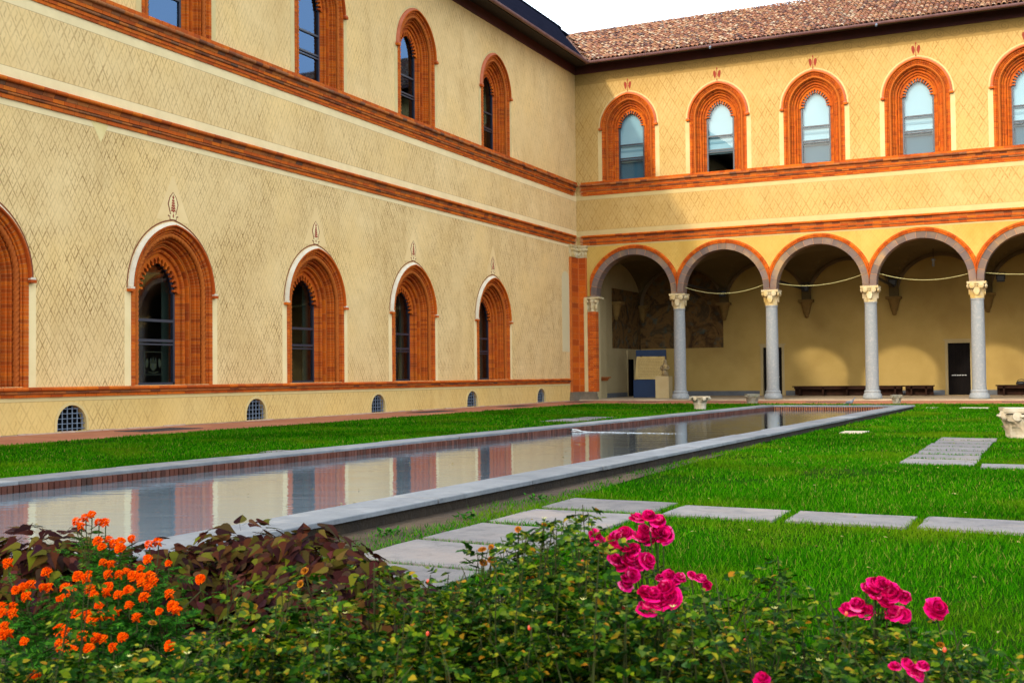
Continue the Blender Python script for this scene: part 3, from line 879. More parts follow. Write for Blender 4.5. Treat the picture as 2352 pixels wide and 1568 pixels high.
for z in (.10,.215,.33,.445,.555):
    w_ = .44 if z < .2 else math.sqrt(max(.44**2-(z-.2)**2,.01))
    grille.box(-w_,w_,.042,.062,z-.008,z+.008)
grille_me = grille.mesh('grille')
rim = MB()
rim.strip([[(-.44*math.cos(a)*k, d, .20+.44*math.sin(a)*k) for k, d in ((1.16,-.002),(1.15,-.02),(1.0,-.02),(1.0,.16))] for a in [PI*i/14 for i in range(15)]])
for sgn in (-1,1):
    rim.strip([[(sgn*.44*k, d, z) for k, d in ((1.16,-.002),(1.15,-.02),(1.0,-.02),(1.0,.16))] for z in (.04,.20)])
rim_me = rim.mesh('plaster_rim')
m_rim = M('ochre_rim_plaster', (.56,.41,.17), (.50,.36,.14), 3, .9)
void_me = MB().box(-.5,.5,.16,.6,-.02,.7).mesh('cellar_void')
for y in CEL:
    cw = link('cellar_window', None, None, wing, (0,y,0), Q)
    link('plaster_rim', rim_me, m_rim, cw); link('grille', grille_me, m_bars, cw); link('cellar_void', void_me, m_black, cw)
# yellow repaired patch under the lower course and bare gables above the finials
mb = MB().prism([(-30.53,7.36),(-29.96,7.36),(-30.22,6.88)], lambda y,z:(.0,y,z), lambda y,z:(.004,y,z))
obj('plaster_patch', mb, M('fresh_yellow_plaster', (.66,.50,.22), (.60,.44,.17), 3, .9), wing)
for y in LOWW:
    mb = MB().prism([(y-.62,5.28),(y+.62,5.28),(y+.03,6.45),(y-.03,6.45)], lambda yy,z:(.0,yy,z), lambda yy,z:(.003,yy,z))
    obj('plaster_gable', mb, M('bare_plaster', LP1, LP2, .8, .9) if y == LOWW[0] else bpy.data.materials['bare_plaster'], wing)
mb = MB().prism([(-1.9,2.3),(-1.02,2.3),(-1.02,5.7)]+[(-1.46+.44*math.cos(a), 5.7+.35*math.sin(a)) for a in (.4,.8,1.2,1.57,2.0,2.4,2.8)]+[(-1.9,5.7)], lambda yy,z:(.0,yy,z), lambda yy,z:(.004,yy,z))
obj('plaster_repair', mb, M('smooth_plaster_repair', (.55,.45,.25), (.51,.41,.22), 1, .9), wing)

# eaves: fascia, soffit, gutter and roof of the left wing
obj('fascia', MB().box(.0,.06,-62,.06,15.53,15.93), m_frieze, wing)
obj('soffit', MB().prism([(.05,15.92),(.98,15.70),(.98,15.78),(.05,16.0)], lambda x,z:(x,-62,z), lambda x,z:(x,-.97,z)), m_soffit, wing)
def gutter_run(pts, r=.095):
    mb = MB()
    rows = []
    (x0,y0),(x1,y1) = pts
    d = Vector((x1-x0,y1-y0,0)).normalized(); nrm = Vector((d.y,-d.x,0))
    for (x,y) in pts:
        rows.append([(x+nrm.x*r*math.cos(a), y+nrm.y*r*math.cos(a), 15.80-r*math.sin(a)*1.1) for a in [PI*i/8 for i in range(9)]])
    mb.strip(rows)
    for i in range(0, int((Vector((x1,y1,0))-Vector((x0,y0,0))).length), 1):
        x, y = x0+d.x*i, y0+d.y*i
        rows = [[(x+d.x*e+nrm.x*(r+.006)*math.cos(a), y+d.y*e+nrm.y*(r+.006)*math.cos(a), 15.80-(r+.006)*math.sin(a)*1.1) for a in [PI*k/8 for k in range(9)]] for e in (0,.03)]
        mb.strip(rows)
    return mb
obj('gutter', gutter_run([(1.07,-62),(1.07,-1.0)]), m_gutter, wing, smooth=True)
ROOF_L, RIDGE_L = .9, -5.1
zr = 15.85+ROOF_L*(1.0-RIDGE_L)
vy = lambda x: -1+1.8*(1-x)
mb = MB().add([(1.0,-62,15.85),(1.0,-1.0,15.85),(-3.2,6.5,19.63),(-5.1,10.0,zr),(-5.1,-62,zr),(-10.4,-62,15.9),(-10.4,14,15.9),(-5.1,14,zr)], [(0,1,2,3,4),(4,3,7,6,5)])
obj('roof', mb, m_slate, wing)
rt = MB(); rt.lathe([(.11,0),(.09,.40)], 8, cap=False)
rme = rt.mesh('ridge_tile')
pieces('ridge_tile', rme, [Matrix.Translation((RIDGE_L, -40+k*.36, zr)) @ Matrix.Rotation(-PI/2, 4, 'X') for k in range(140)], m_slate, wing, 140)

# ================================================================== ARCADE WING (at the back)
arc = thing('arcade_wing', 'ochre palace wing with round arches on granite columns, upper brick windows and tiled roof', 'building')
X1 = 29.0
ARCH_C = [2.80+4.24*k for k in range(6)]
COLX = [4.92+4.24*k for k in range(6)]
BW = [2.66+4.27*k for k in range(6)]
AR, AZ, ARO = 1.835, 4.965, 2.117
# spandrel wall with the arches cut out
pts = [(0,7.4),(0,4.89),(.66,4.89)]
for cxx in ARCH_C:
    rr = 2.20
    lim = math.acos(2.118/rr)
    pts += [(cxx-rr*math.cos(a), AZ+rr*math.sin(a)) for a in [lim+(PI-2*lim)*i/28 for i in range(29)]]
pts += [(ARCH_C[-1]+2.13,4.89),(X1,4.89),(X1,7.4)]
me = bpy.data.meshes.new('spandrel'); bm = bmesh.new()
vs = [bm.verts.new((x,0,z)) for x,z in pts]
es = [bm.edges.new((vs[i],vs[(i+1)%len(vs)])) for i in range(len(vs))]
bmesh.ops.triangle_fill(bm, edges=es, use_beauty=True); bm.to_mesh(me); bm.free()
link('spandrel_wall', me, m_pl_spandrel, arc)
wall_part([(0,7.4),(X1,7.4),(X1,9.75),(0,9.75)], [], m_pl_back_mid, arc, rot=0)
wall_part([(0,9.75),(X1,9.75),(X1,15.9),(0,15.9)], [win_hole(WU, x) for x in BW], m_pl_back_top, arc, rot=0)
obj('end_pier', MB().box(ARCH_C[-1]+2.0,X1,.0,.6,0,4.95), m_pl_spandrel, arc)
obj('upper_rooms', MB().box(.0,X1,.62,14,7.42,9.7).box(0,X1,9,9.3,9.7,15.9).box(X1-.2,X1,.02,14,0,15.9).box(-.3,-.02,.02,14,0,15.9), m_room, arc)  # unseen floor slab added to block light, with the upper rooms' walls
for i, x in enumerate(BW):
    window(arc, WU, (x,0,0), 0.0, back=True, dark_low=(i == 1))
near_b = lambda h: (h-20)**2
course(arc, COURSE_LOW, .20, X1, (0,0,0), 0.0, 70, near_b)
course(arc, COURSE_UP, .22, X1, (0,0,0), 0.0, 91, near_b)
# voussoirs and brick archivolts
nv = 15
da = PI/nv
mb = MB()
aa = [-da/2+.004+(da-.008)*i/3 for i in range(4)]
sec = [(AR*math.sin(a), AR*math.cos(a)) for a in aa] + [(ARO*math.sin(a), ARO*math.cos(a)) for a in aa[::-1]]
mb.prism(sec, lambda x,z:(x,-.015,z), lambda x,z:(x,.58,z))
vme = mb.mesh('voussoir')
amb = MB()
PR = [(2.121,-.0),(2.121,-.05),(2.165,-.065),(2.185,-.05),(2.20,-.085),(2.25,-.095),(2.28,-.08),(2.30,-.0)]
na = 38
for k in range(na):
    a0, a1 = PI*k/na+.0012, PI*(k+1)/na-.0012
    rows = []
    for a in (a0, a1):
        row = []
        for r, d in PR:
            x, z = -r*math.cos(a), r*math.sin(a)
            row.append((max(-2.118, min(2.118, x)), d, z))
        rows.append(row)
    amb.strip(rows)
ame = amb.mesh('archivolt')
for cxx in ARCH_C:
    ar = link('arch', None, None, arc, (cxx, 0, AZ))
    for k in range(nv):
        o = bpy.data.objects.new('voussoir', vme); COL.objects.link(o)
        if not vme.materials: vme.materials.append(m_stone_ring)
        o.parent = ar; o.rotation_euler = (0, -PI/2+da*(k+.5), 0); o.location = (0, random.uniform(-.006,.002), 0)
    link('archivolt', ame, m_brick, ar)
    obj('mortar', MB().strip([[( -r*math.cos(a), d, r*math.sin(a)) for r, d in ((AR+.006,.57),(AR+.006,-.004),(ARO,-.006))] for a in [PI*i/30 for i in range(31)]]), m_mortar, ar)
    for sgn in (-1, 1):
        obj('impost_block', MB().box(*sorted((sgn*AR, sgn*2.118)), -.012, .58, -.075, 0), m_stone_ring, ar)
# columns
def capital_mesh(w=.74, h=.69, r0=.25, shield=True, name='capital', leaf=True, vs_=1.0, ribs=0):
    mb = MB()
    hw = w/2
    mb.lathe([(r0*1.06,0),(r0*1.10,.02),(r0*1.06,.05*h/.69),(r0*1.0,.06),(r0*1.02,.25*h),(r0*1.10,.45*h),(r0*1.28,.68*h),(r0*1.36,.80*h)], 16)
    if ribs:
        mb.strip([[((r_*(1.0+.055*math.cos(ribs*2*PI*k/48)))*math.cos(2*PI*k/48), (r_*(1.0+.055*math.cos(ribs*2*PI*k/48)))*math.sin(2*PI*k/48), z_*h) for k in range(48)] for r_, z_ in ((r0*1.06,.03),(r0*1.08,.2),(r0*1.14,.42),(r0*1.27,.62),(r0*1.42,.8))], True)
    # abacus with hollowed sides
    ab = []
    for k in range(4):
        a = k*PI/2
        for t, kk in ((-1,1.0),(-.75,.93),(-.35,.86),(0,.84),(.35,.86),(.75,.93)):
            x, y = hw*kk, hw*t
            ab.append((x*math.cos(a)-y*math.sin(a), x*math.sin(a)+y*math.cos(a)))
    mb.prism(ab, lambda x,y:(x*.94,y*.94,.84*h), lambda x,y:(x,y,.90*h))
    mb.prism(ab, lambda x,y:(x*1.0,y*1.0,.90*h), lambda x,y:(x*1.02,y*1.02,h))
    for k in range(4):
        a = k*PI/2 + PI/4
        c, s_ = math.cos(a), math.sin(a)
        rr = hw*1.05
        m_ = Matrix.Rotation(a, 3, 'Z')
        # corner volute: a disc on each side of the corner
        for off in (-.5,.5):
            b = a + off*.62
            q = Matrix.Rotation(a + (PI/2 if off > 0 else -PI/2)*.5, 3, 'Z')
            cx, cy = rr*math.cos(b)*.98, rr*math.sin(b)*.98
            for (r_, t_) in ((.105*w/.74*vs_,.035),(.065*w/.74*vs_,.05),(.03*w/.74*vs_,.062)):
                vs = []
                ring = 12
                nrm = q @ Vector((1,0,0)); tx = q @ Vector((0,1,0))
                for e in (-.03, t_):
                    vs += [tuple(Vector((cx,cy,.745*h)) + nrm*e + tx*(r_*math.cos(2*PI*i/ring)) + Vector((0,0,r_*math.sin(2*PI*i/ring)))) for i in range(ring)]
                mb.add(vs, [tuple(range(ring-1,-1,-1)), tuple(range(ring,2*ring))] + [(i,(i+1)%ring,ring+(i+1)%ring,ring+i) for i in range(ring)])
        if leaf:   # corner leaf under the volute
            rows = []
            for i in range(6):
                t = i/5
                rad = r0*1.02 + (hw*1.15-r0)*(t**2.2)
                z = (.10+.60*t)*h - (.10*h if i == 5 else 0)
                wd = .13*w/.74*(1-.55*t)
                rows.append([(rad*c-s_*e*wd, rad*s_+c*e*wd, z+abs(e)*-.012) for e in (-1,-.5,0,.5,1)])
            mb.strip(rows)
        a2 = k*PI/2 + PI/2*0
        m2 = Matrix.Rotation(a2, 3, 'Z')
        if shield:
            pts = [(-.11,.66*h),(.11,.66*h),(.115,.42*h),(.07,.24*h),(0,.18*h),(-.07,.24*h),(-.115,.42*h)]
            f0 = lambda x, z: tuple(m2 @ Vector((r0*1.0, x*w/.74, z))); f1 = lambda x, z: tuple(m2 @ Vector((r0*1.30, x*w/.74, z)))
            mb.prism(pts, f0, f1)
        # egg band between the volutes
        for e in (-.10, 0, .10):
            q = m2 @ Vector((r0*1.38, e*w/.74, .745*h)); mb.ball(q, (.045*w/.74, .045*w/.74, .055*h), 8, 5)
    return mb.mesh(name)
cap_me = capital_mesh()
base_me = MB().lathe([(.40,0),(.405,.05),(.40,.12),(.37,.20),(.335,.25),(.33,.29),(.345,.31),(.345,.335),(.30,.36),(.29,.39)], 24).mesh('base', True)
shaft_me = MB().lathe([(.285,.38),(.28,.42),(.272,.60),(.272,1.6),(.266,2.8),(.252,4.02),(.252,4.06),(.27,4.08),(.272,4.11),(.25,4.13)], 24).mesh('shaft', True)
for x in COLX:
    cl = link('column', None, None, arc, (x, .29, .075), random.choice((0, PI/2, PI)))
    link('base', base_me, m_granite, cl); link('shaft', shaft_me, m_granite, cl); link('capital', cap_me, m_cap, cl, (0,0,4.125))
# portico: floor, step, end wall, back wall, vaults, corbels, tie beams
obj('portico_floor', MB().box(.0,X1,.0,8.3,-.02,.075), m_floor, arc)
mb = MB()
x = 0.0
while x < X1-.2:
    L_ = random.uniform(1.1, 2.0)
    obj('step_stone', MB().box(x+.004, min(x+L_,X1)-.004, -.42+random.uniform(-.02,.02), -.003, -.02, .068+random.uniform(-.008,.006)), m_floor, arc)
    x += L_
BKY = 8.3
DOORS = [(6.89,7.85,2.53),(15.81,16.81,2.57)]
def bk_hole(d): return [(d[0],.082),(d[1],.082),(d[1],d[2]),(d[0],d[2])]
link('rear_wall', fill_holes([(.3,.075),(X1,.075),(X1,7.3),(.3,7.3)], [bk_hole(d) for d in DOORS]), m_portico, arc, (0,BKY,0))
END = [(6.13,.082),(7.14,.082),(7.14,2.02),(6.13,2.02)]
link('side_wall', fill_holes([(.0,.075),(BKY,.075),(BKY,7.3),(.0,7.3)], [END]), m_portico_pale, arc, (.3,0,0), Q)
obj('wall_thickening', MB().box(.02,.62,.6,2.2,.075,5.0), m_portico_pale, arc)
obj('wall_moulding', joined([MB().box(.02,.66,.6,2.26,.93,1.00), MB().box(.02,.70,.6,2.32,1.0,1.06), MB().box(.02,.76,.6,2.40,1.06,1.12)]), m_brick_dark, arc)
for d in DOORS:
    dr = link('door', None, None, arc, (d[0], BKY, .08))
    wd, hd = d[1]-d[0], d[2]-.08
    mb = MB()
    for k in range(6): mb.box(k*wd/6+.004, (k+1)*wd/6-.004, .14, .18, 0, hd)
    obj('door_leaf', mb, m_door, dr)
    fr_ = MB().box(-.13,0,-.03,.2,0,hd+.13).box(wd,wd+.13,-.03,.2,0,hd+.13).box(0,wd,-.03,.2,hd,hd+.13).box(-.2,wd+.2,-.05,.0,hd+.13,hd+.19)
    obj('door_frame', fr_, m_portico_pale, dr)
    obj('push_bar', joined([MB().box(.15+k*.115,.23+k*.115,.10,.13,.93,.96) for k in range(6)]), M('steel_push_bar', (.5,.5,.48), None, rough=.35, bump=0, metal=.6) if 'steel_push_bar' not in bpy.data.materials else bpy.data.materials['steel_push_bar'], dr)
dr = link('door', None, None, arc, (.3, 6.13, .08))
obj('door_leaf', MB().box(-.2,-.16,0,1.01,0,1.94), m_door, dr)
obj('door_frame', MB().box(-.02,.04,-.12,0,0,2.08).box(-.02,.04,1.01,1.13,0,2.08).box(-.02,.04,0,1.01,1.94,2.08).box(-.02,.08,-.16,1.17,2.08,2.4), m_portico_pale, dr)
for x0, x1 in ((.3,6.7),(8.02,15.65),(16.98,X1)):
    xx = x0
    while xx < x1-.05:
        L_ = min(random.uniform(1.3,1.9), x1-xx)
        obj('skirting_stone', MB().box(xx+.003, xx+L_-.003, BKY-.03, BKY, .075, .32), m_plinth, arc); xx += L_
obj('side_skirting', MB().box(.3,.33,2.3,5.98,.075,.30), m_plinth, arc)
obj('fresco', MB().prism([(.31,2.58),(4.83,2.58),(4.83,4.9)]+[(2.62+2.2*math.cos(a),4.9+1.9*math.sin(a)) for a in [PI*i/14 for i in range(15)]]+[(.31,4.9)], lambda x,z:(x,BKY,z), lambda x,z:(x,BKY-.012,z)), m_fresco, arc)
obj('side_fresco', MB().prism([(3.87,2.56),(8.27,2.56),(8.27,5.6),(3.87,5.6)], lambda y,z:(.30,y,z), lambda y,z:(.312,y,z)), m_fresco, arc)
for i, cxx in enumerate(ARCH_C):
    xa, xb = (COLX[i]-4.24, COLX[i]) if i else (.3, COLX[0])
    xc, hw = (xa+xb)/2, (xb-xa)/2
    yc, hd = (.56+BKY)/2, (BKY-.56)/2
    nx, ny = 22, 30
    rows = []
    for j in range(ny+1):
        yy = .56 + (BKY-.56)*j/ny
        row = []
        for k in range(nx+1):
            xx = xa + (xb-xa)*k/nx
            z = 4.9 + 2.06*max(math.sqrt(max(0,1-((xx-xc)/hw)**2)), math.sqrt(max(0,1-((yy-yc)/hd)**2)))
            row.append((xx, yy, z))
        rows.append(row)
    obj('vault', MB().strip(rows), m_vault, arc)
    rb = MB().strip([[(xc+(hw-.02)*k_*math.cos(a), yy, 4.9+2.04*k_*math.sin(a)) for k_, yy in ((1.0,BKY-.16),(.93,BKY-.16),(.93,BKY-.005))] for a in [PI*t/24 for t in range(25)]])
    obj('wall_rib', rb, M('dark_rib_stone', (.16,.11,.055), (.12,.08,.04), 2, .9) if 'dark_rib_stone' not in bpy.data.materials else bpy.data.materials['dark_rib_stone'], arc)  # rib stone is darker than the wall plaster
corb = MB()
corb.lathe([(.05,-.92),(.11,-.86),(.10,-.80),(.17,-.66),(.21,-.45),(.27,-.22),(.30,-.12)], 12)
corb.box(-.37,.37,-.34,.34,-.13,.0)
corb_me = corb.mesh('corbel')
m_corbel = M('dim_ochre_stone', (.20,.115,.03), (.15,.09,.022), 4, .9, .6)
tie_me = MB().box(-.045,.045,-3.75,3.75,-.05,.05).mesh('tie_beam')
for x in COLX:
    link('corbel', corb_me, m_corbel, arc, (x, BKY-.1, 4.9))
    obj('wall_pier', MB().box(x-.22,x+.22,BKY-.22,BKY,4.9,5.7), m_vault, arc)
    link('tie_beam', tie_me, m_iron, arc, (x, 4.4, 5.40))
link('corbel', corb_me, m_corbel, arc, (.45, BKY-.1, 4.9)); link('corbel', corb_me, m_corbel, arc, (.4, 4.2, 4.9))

obj('rear_light_block', MB().box(.2,X1,8.62,8.8,0,7.4).box(-.1,.0,2.3,8.62,0,7.4), m_black, arc)  # unseen black panels added to stop light leaking in behind the doors
# corner pilaster in the angle of the two wings, with its capital; brick jamb of the first arch
z = .43
k = 0
pil = link('corner_pilaster', None, None, arc)
while z < 6.72:
    h_ = random.choice((.24,.28,.30))
    z1_ = min(z+h_, 6.76)
    obj('brick', MB().box(.0,.105,-.98,-.115,z+.004,z1_-.004), m_brick, pil)
    obj('brick', MB().box(.11,.50,-.11,.0,z+.004,z1_-.004), m_brick, pil)
    z = z1_; k += 1
obj('mortar', MB().box(0,.098,-.97,0,.43,6.76).box(0,.495,-.104,0,.43,6.76), m_mortar, pil)
obj('edge_strip', MB().box(.0,.115,-1.0,-.94,.43,6.76).box(.47,.51,-.118,.0,.43,6.76).box(.0,.14,-.15,.0,.43,6.76), brick_mat('pilaster_edge', [(0,(.44,.10,.014)),(1,(.48,.12,.018))], .3), pil)
obj('pilaster_base', MB().box(0,.20,-1.1,0,-.02,.20).box(0,.16,-1.06,0,.20,.34).box(0,.13,-1.03,0,.34,.43).box(.2,1.02,-.20,0,-.02,.20).box(.16,.98,-.16,0,.20,.34).box(.13,.95,-.13,0,.34,.43), m_base_stone, pil)
pc = MB()
pc.box(0,.13,-1.03,0,7.24,7.345).box(.13,.56,-.13,0,7.24,7.345)
pc.box(0,.11,-.99,-.11,6.76,7.24).box(0,.51,-.11,0,6.76,7.24).box(0,.13,-1.02,-.1,6.76,6.80).box(.13,.53,-.13,0,6.76,6.80)
for yy in (-.9,-.62,-.34,-.14):
    pc.ball((.115,yy,7.12), (.06,.09,.08), 8, 6); pc.ball((.11,yy+.06,6.92), (.05,.08,.12), 8, 6)
for xx in (.2,.38,.52):
    pc.ball((xx,-.115,7.12), (.09,.06,.08), 8, 6); pc.ball((xx-.05,-.11,6.92), (.08,.05,.12), 8, 6)
obj('pilaster_capital', pc, m_cap, pil)
# jamb pier
jp = link('jamb_pier', None, None, arc)
z = .43; k = 0
while z < 4.17:
    z1_ = min(z+.083, 4.2)
    spl = .64 if k % 2 else .80
    obj('brick', MB().box(.53,spl-.005,-.06,.30,z+.005,z1_-.004), m_brick, jp)
    obj('brick', MB().box(spl+.005,.945,-.06,.30,z+.005,z1_-.004), m_brick, jp)
    z = z1_; k += 1
obj('mortar', MB().box(.535,.94,-.053,.29,.43,4.2), m_mortar, jp)
obj('stone_strip', MB().box(.37,.525,-.13,.0,.43,4.86).box(.41,.485,-.15,-.13,.43,4.86), m_pale_b, jp)
jc = MB().box(.40,1.12,-.12,.56,4.80,4.89).lathe([(.215,4.2),(.225,4.24),(.21,4.30),(.24,4.5),(.32,4.74),(.36,4.80)], 4, (.74,.12,0))
for (xx, yy) in ((.52,-.10),(.74,-.12),(.96,-.10)):
    jc.ball((xx,yy,4.68), (.085,.05,.075), 8, 6); jc.ball((xx,yy+.06,4.42), (.06,.05,.12), 8, 6)
obj('capital', jc, m_cap, jp)
obj('inner_pier', MB().box(.3,.93,.0,.58,.075,4.93), m_portico_pale, arc)

# eaves and roof
obj('fascia', MB().box(.06,X1,-.06,.0,15.53,15.93), m_frieze, arc)
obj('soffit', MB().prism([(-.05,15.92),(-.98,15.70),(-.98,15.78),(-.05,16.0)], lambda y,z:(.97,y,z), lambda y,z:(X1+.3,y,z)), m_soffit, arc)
obj('soffit_corner', MB().add([(0,0,15.93),(.98,-.98,15.70),(1.0,-.05,15.93),(.05,-1.0,15.93)], [(0,1,2),(0,3,1)]), m_soffit, arc)
obj('gutter', gutter_run([(1.0,-1.07),(X1+.3,-1.07)]), m_gutter, arc, smooth=True)
for x in (6.95, 14.05):
    obj('gutter_outlet', MB().tube([(x,-1.12,15.72),(x,-1.22,15.62)], .045, 8), m_bars, arc)
RY, RZ = 6.4, 15.85+.5*7.4
mb = MB().add([(1.0,-1.0,15.80),(X1+.3,-1.0,15.80),(X1+.3,RY,RZ-.05),(-3.15,RY,RZ-.05)], [(0,1,2,3)])
mb.add([(-3.15,RY,RZ-.05),(X1+.3,RY,RZ-.05),(X1+.3,14,15.8),(-3.15,14,15.8)], [(0,1,2,3)])
obj('roof_underlay', mb, M('roof_channel', (.10,.05,.04), (.16,.08,.05), 6, .9), arc)
roof = link('roof', None, None, arc)
tm = MB()
ns = 6
rows = []
for yy, r_, dz in ((0,.098,.0),(.42,.078,.0)):
    rows.append([(-r_*math.cos(PI*i/ns), yy, r_*math.sin(PI*i/ns)+dz) for i in range(ns+1)])
tm.strip(rows)
tm.strip([[(x*.86, y, z*.84) for x, y, z in rows[0]], rows[0]])
tme = tm.mesh('roof_tile', True)
sa = math.atan(.5)
places = []
nrow = int(math.hypot(7.4, 3.7)/.335)
for j in range(nrow+1):
    s0 = j*.335 - .05
    y = -1.0 + s0*math.cos(sa); zt = 15.86 + s0*math.sin(sa)
    xl = 1 - (y+1)/1.8 - .05
    n = int((X1+.3-xl)/.205)
    for k in range(n):
        x = X1+.2-k*.205 + random.uniform(-.012,.012)
        places.append(Matrix.Translation((x, y+random.uniform(-.03,.03), zt+random.uniform(-.008,.012))) @ Matrix.Rotation(sa-.045+random.uniform(-.02,.02), 4, 'X') @ Matrix.Rotation(random.uniform(-.03,.03), 4, 'Z'))
def tkey(m):
    t = m.translation
    return (t-CAM).length if t.x < 21.2 else 999
pieces('roof_tile', tme, places, m_tile, roof, 295, 'roof_tiles', tkey)

# ================================================================== OBJECTS IN THE PORTICO
def bench(label, x0, x1, y=7.35):
    t = thing('bench', label, 'bench', ((x0+x1)/2, y, .075), group='benches along the portico wall')
    w = (x1-x0)/2
    mb = MB()
    for k in range(3): mb.box(-w, w, -.24+k*.165, -.09+k*.165, .43, .485)
    obj('seat', mb, m_bench, t)
    obj('apron', MB().box(-w+.08, w-.08, -.20, -.165, .33, .43), m_bench, t)
    n = max(2, int((x1-x0)/1.25)+1)
    for k in range(n):
        xx = -w+.35 + (2*w-.7)*k/(n-1)
        obj('leg', MB().box(xx-.04, xx+.04, -.20, .20, 0, .43), m_bench, t)
    obj('back_panel', MB().box(-w+.05, w-.05, .16, .20, .02, .43), m_bench, t)
bench('long dark wooden bench between the two wall doors, its larger stretch', 8.6, 13.84)
bench('short dark wooden bench joined to the end of the long one', 13.88, 15.25)
bench('dark wooden bench at the right edge carrying a black bag', 17.95, 23.0)
bag = thing('bag', 'black shoulder bag lying on the rightmost portico bench', 'bag', (19.05, 7.35, .56))
mb = MB().lathe([(.05,0),(.17,.01),(.19,.08),(.15,.15),(.05,.17)], 12, sx=1.3, sy=.8)
obj('pouch', mb, m_iron, bag, smooth=True)
obj('strap', MB().tube([(-.2,0,.1),(-.14,-.05,.22),(0,-.06,.26),(.14,-.05,.21),(.2,0,.1)], .018, 6), m_iron, bag)

t = thing('display_board', 'dark blue display board holding a tan inscribed stone slab', 'display board', (2.25, 4.0, .075))
obj('panel', MB().box(-.78,.78,.10,.18,.0,2.36), m_blue, t)
obj('base', MB().box(-.80,.80,-.28,.10,.0,.88), m_blue, t)
mb = MB()
mb.prism([(-.80,.90),(.74,.90),(.76,2.02),(-.68,2.04),(-.72,1.80)], lambda x,z:(x,-.05-.02*(z-.9),z), lambda x,z:(x,.06,z))
sl_o = obj('stone_slab', mb, m_tan, t)
mb = MB()
for k in range(13):
    z = 1.02+k*.072; x = -.62
    while x < .62:
        w = random.uniform(.03,.13); mb.box(x, min(x+w,.66), -.056-.02*(z-.9), -.048-.02*(z-.9), z, z+.022); x += w+.03
obj('inscription', mb, M('incised_lettering', (.24,.16,.06), None, rough=.9, bump=0), sl_o)
for x in (-.45, .48): obj('clip', MB().box(x-.03,x+.03,-.09,.1,2.01,2.06), m_iron, t)

t = thing('pedestal', 'buff box pedestal carrying the small hooded statue', 'pedestal', (3.52, 2.2, .075))
obj('block', MB().box(-.33,.33,-.3,.3,0,1.02), m_ped, t); obj('top_slab', MB().box(-.335,.335,-.305,.305,1.022,1.05), m_ped, t)
t = thing('statue', 'small weathered stone statue of a hooded kneeling figure on the buff pedestal', 'statue', (3.60, 2.15, 1.126))
mb = MB().lathe([(.16,0),(.175,.04),(.15,.14),(.14,.24),(.12,.34),(.135,.40),(.15,.47),(.12,.54),(.06,.58),(.055,.60)], 14, sx=1.05, sy=.85)
mb.ball((0,-.01,.68), (.075,.085,.10), 12, 8); mb.lathe([(.12,.54),(.11,.60),(.098,.68),(.085,.76),(.03,.80)], 12, (0,.025,0))
for s in (-1,1): mb.tube([(s*.14,0,.50),(s*.19,-.03,.40),(s*.16,-.12,.31),(s*.03,-.16,.33)], [.05,.055,.045,.03], 8)
mb.ball((0,-.13,.16), (.12,.08,.15), 10, 7); mb.ball((0,-.165,.33), (.045,.03,.035), 8, 5); mb.ball((0,-.095,.675), (.015,.02,.022), 6, 4)
obj('figure', mb, m_statue, t, smooth=True)

def sag(a, m, b, n=16):
    """parabola through three points of a hanging cable (x, z)"""
    A = np.array([[p[0]**2, p[0], 1] for p in (a, m, b)]); q = np.linalg.solve(A, np.array([p[1] for p in (a, m, b)]))
    return [(x, .33, float(q[0]*x*x+q[1]*x+q[2])) for x in np.linspace(a[0], b[0], n)]
for lab, a, m, b in (('second', (5.19,5.19),(6.77,4.84),(8.84,5.16)), ('third', (9.40,5.19),(10.9,5.02),(13.16,5.44)), ('fourth', (13.70,5.44),(15.5,5.06),(17.37,5.26)), ('fifth', (17.91,5.26),(19.8,5.12),(21.6,5.3))):
    obj('cable', MB().tube(sag(a,m,b), .011, 5), m_cable, label='thin yellow cable sagging across the %s arch from the corner' % lab, cat='cable', group='cables across the arches')
def flood(lab, x, z, y=7.7, tilt=.35):
    t = thing('floodlight', lab, 'floodlight', (x, y, z), group='floodlights under the vaults')
    obj('housing', MB().prism([(-.09,-.16),(.09,-.16),(.12,.16),(-.12,.16)], lambda y_,z_:(-.17,y_,z_), lambda y_,z_:(.17,y_,z_)), m_iron, t)
    obj('bracket', MB().box(-.20,-.175,-.02,.02,-.05,.25).box(.175,.20,-.02,.02,-.05,.25).box(-.2,.2,-.02,.02,.25,.28), m_iron, t)
    obj('lens', MB().box(-.14,.14,-.115,-.10,-.11,.12), m_plinth, t)
flood('black floodlight above the first corbel right of the fresco', 4.95+.02, 5.35)
flood('black floodlight above the corbel behind the second column', 9.2, 5.45)
flood('black floodlight above the corbel behind the third column', 13.4, 5.55)
flood('black floodlight just right of the fourth column capital', 18.3, 5.45, 6.5)
t = thing('ceiling_lamp', 'small pale lamp hanging under the fourth arch vault', 'lamp', (15.6, 4.3, 6.15))
obj('rod', MB().tube([(0,0,.15),(0,0,.62)], .012, 6), m_iron, t); obj('lamp_body', MB().lathe([(.05,-.20),(.06,-.16),(.055,.05),(.10,.08),(.10,.14),(.03,.17)], 10), m_granite, t, smooth=True)

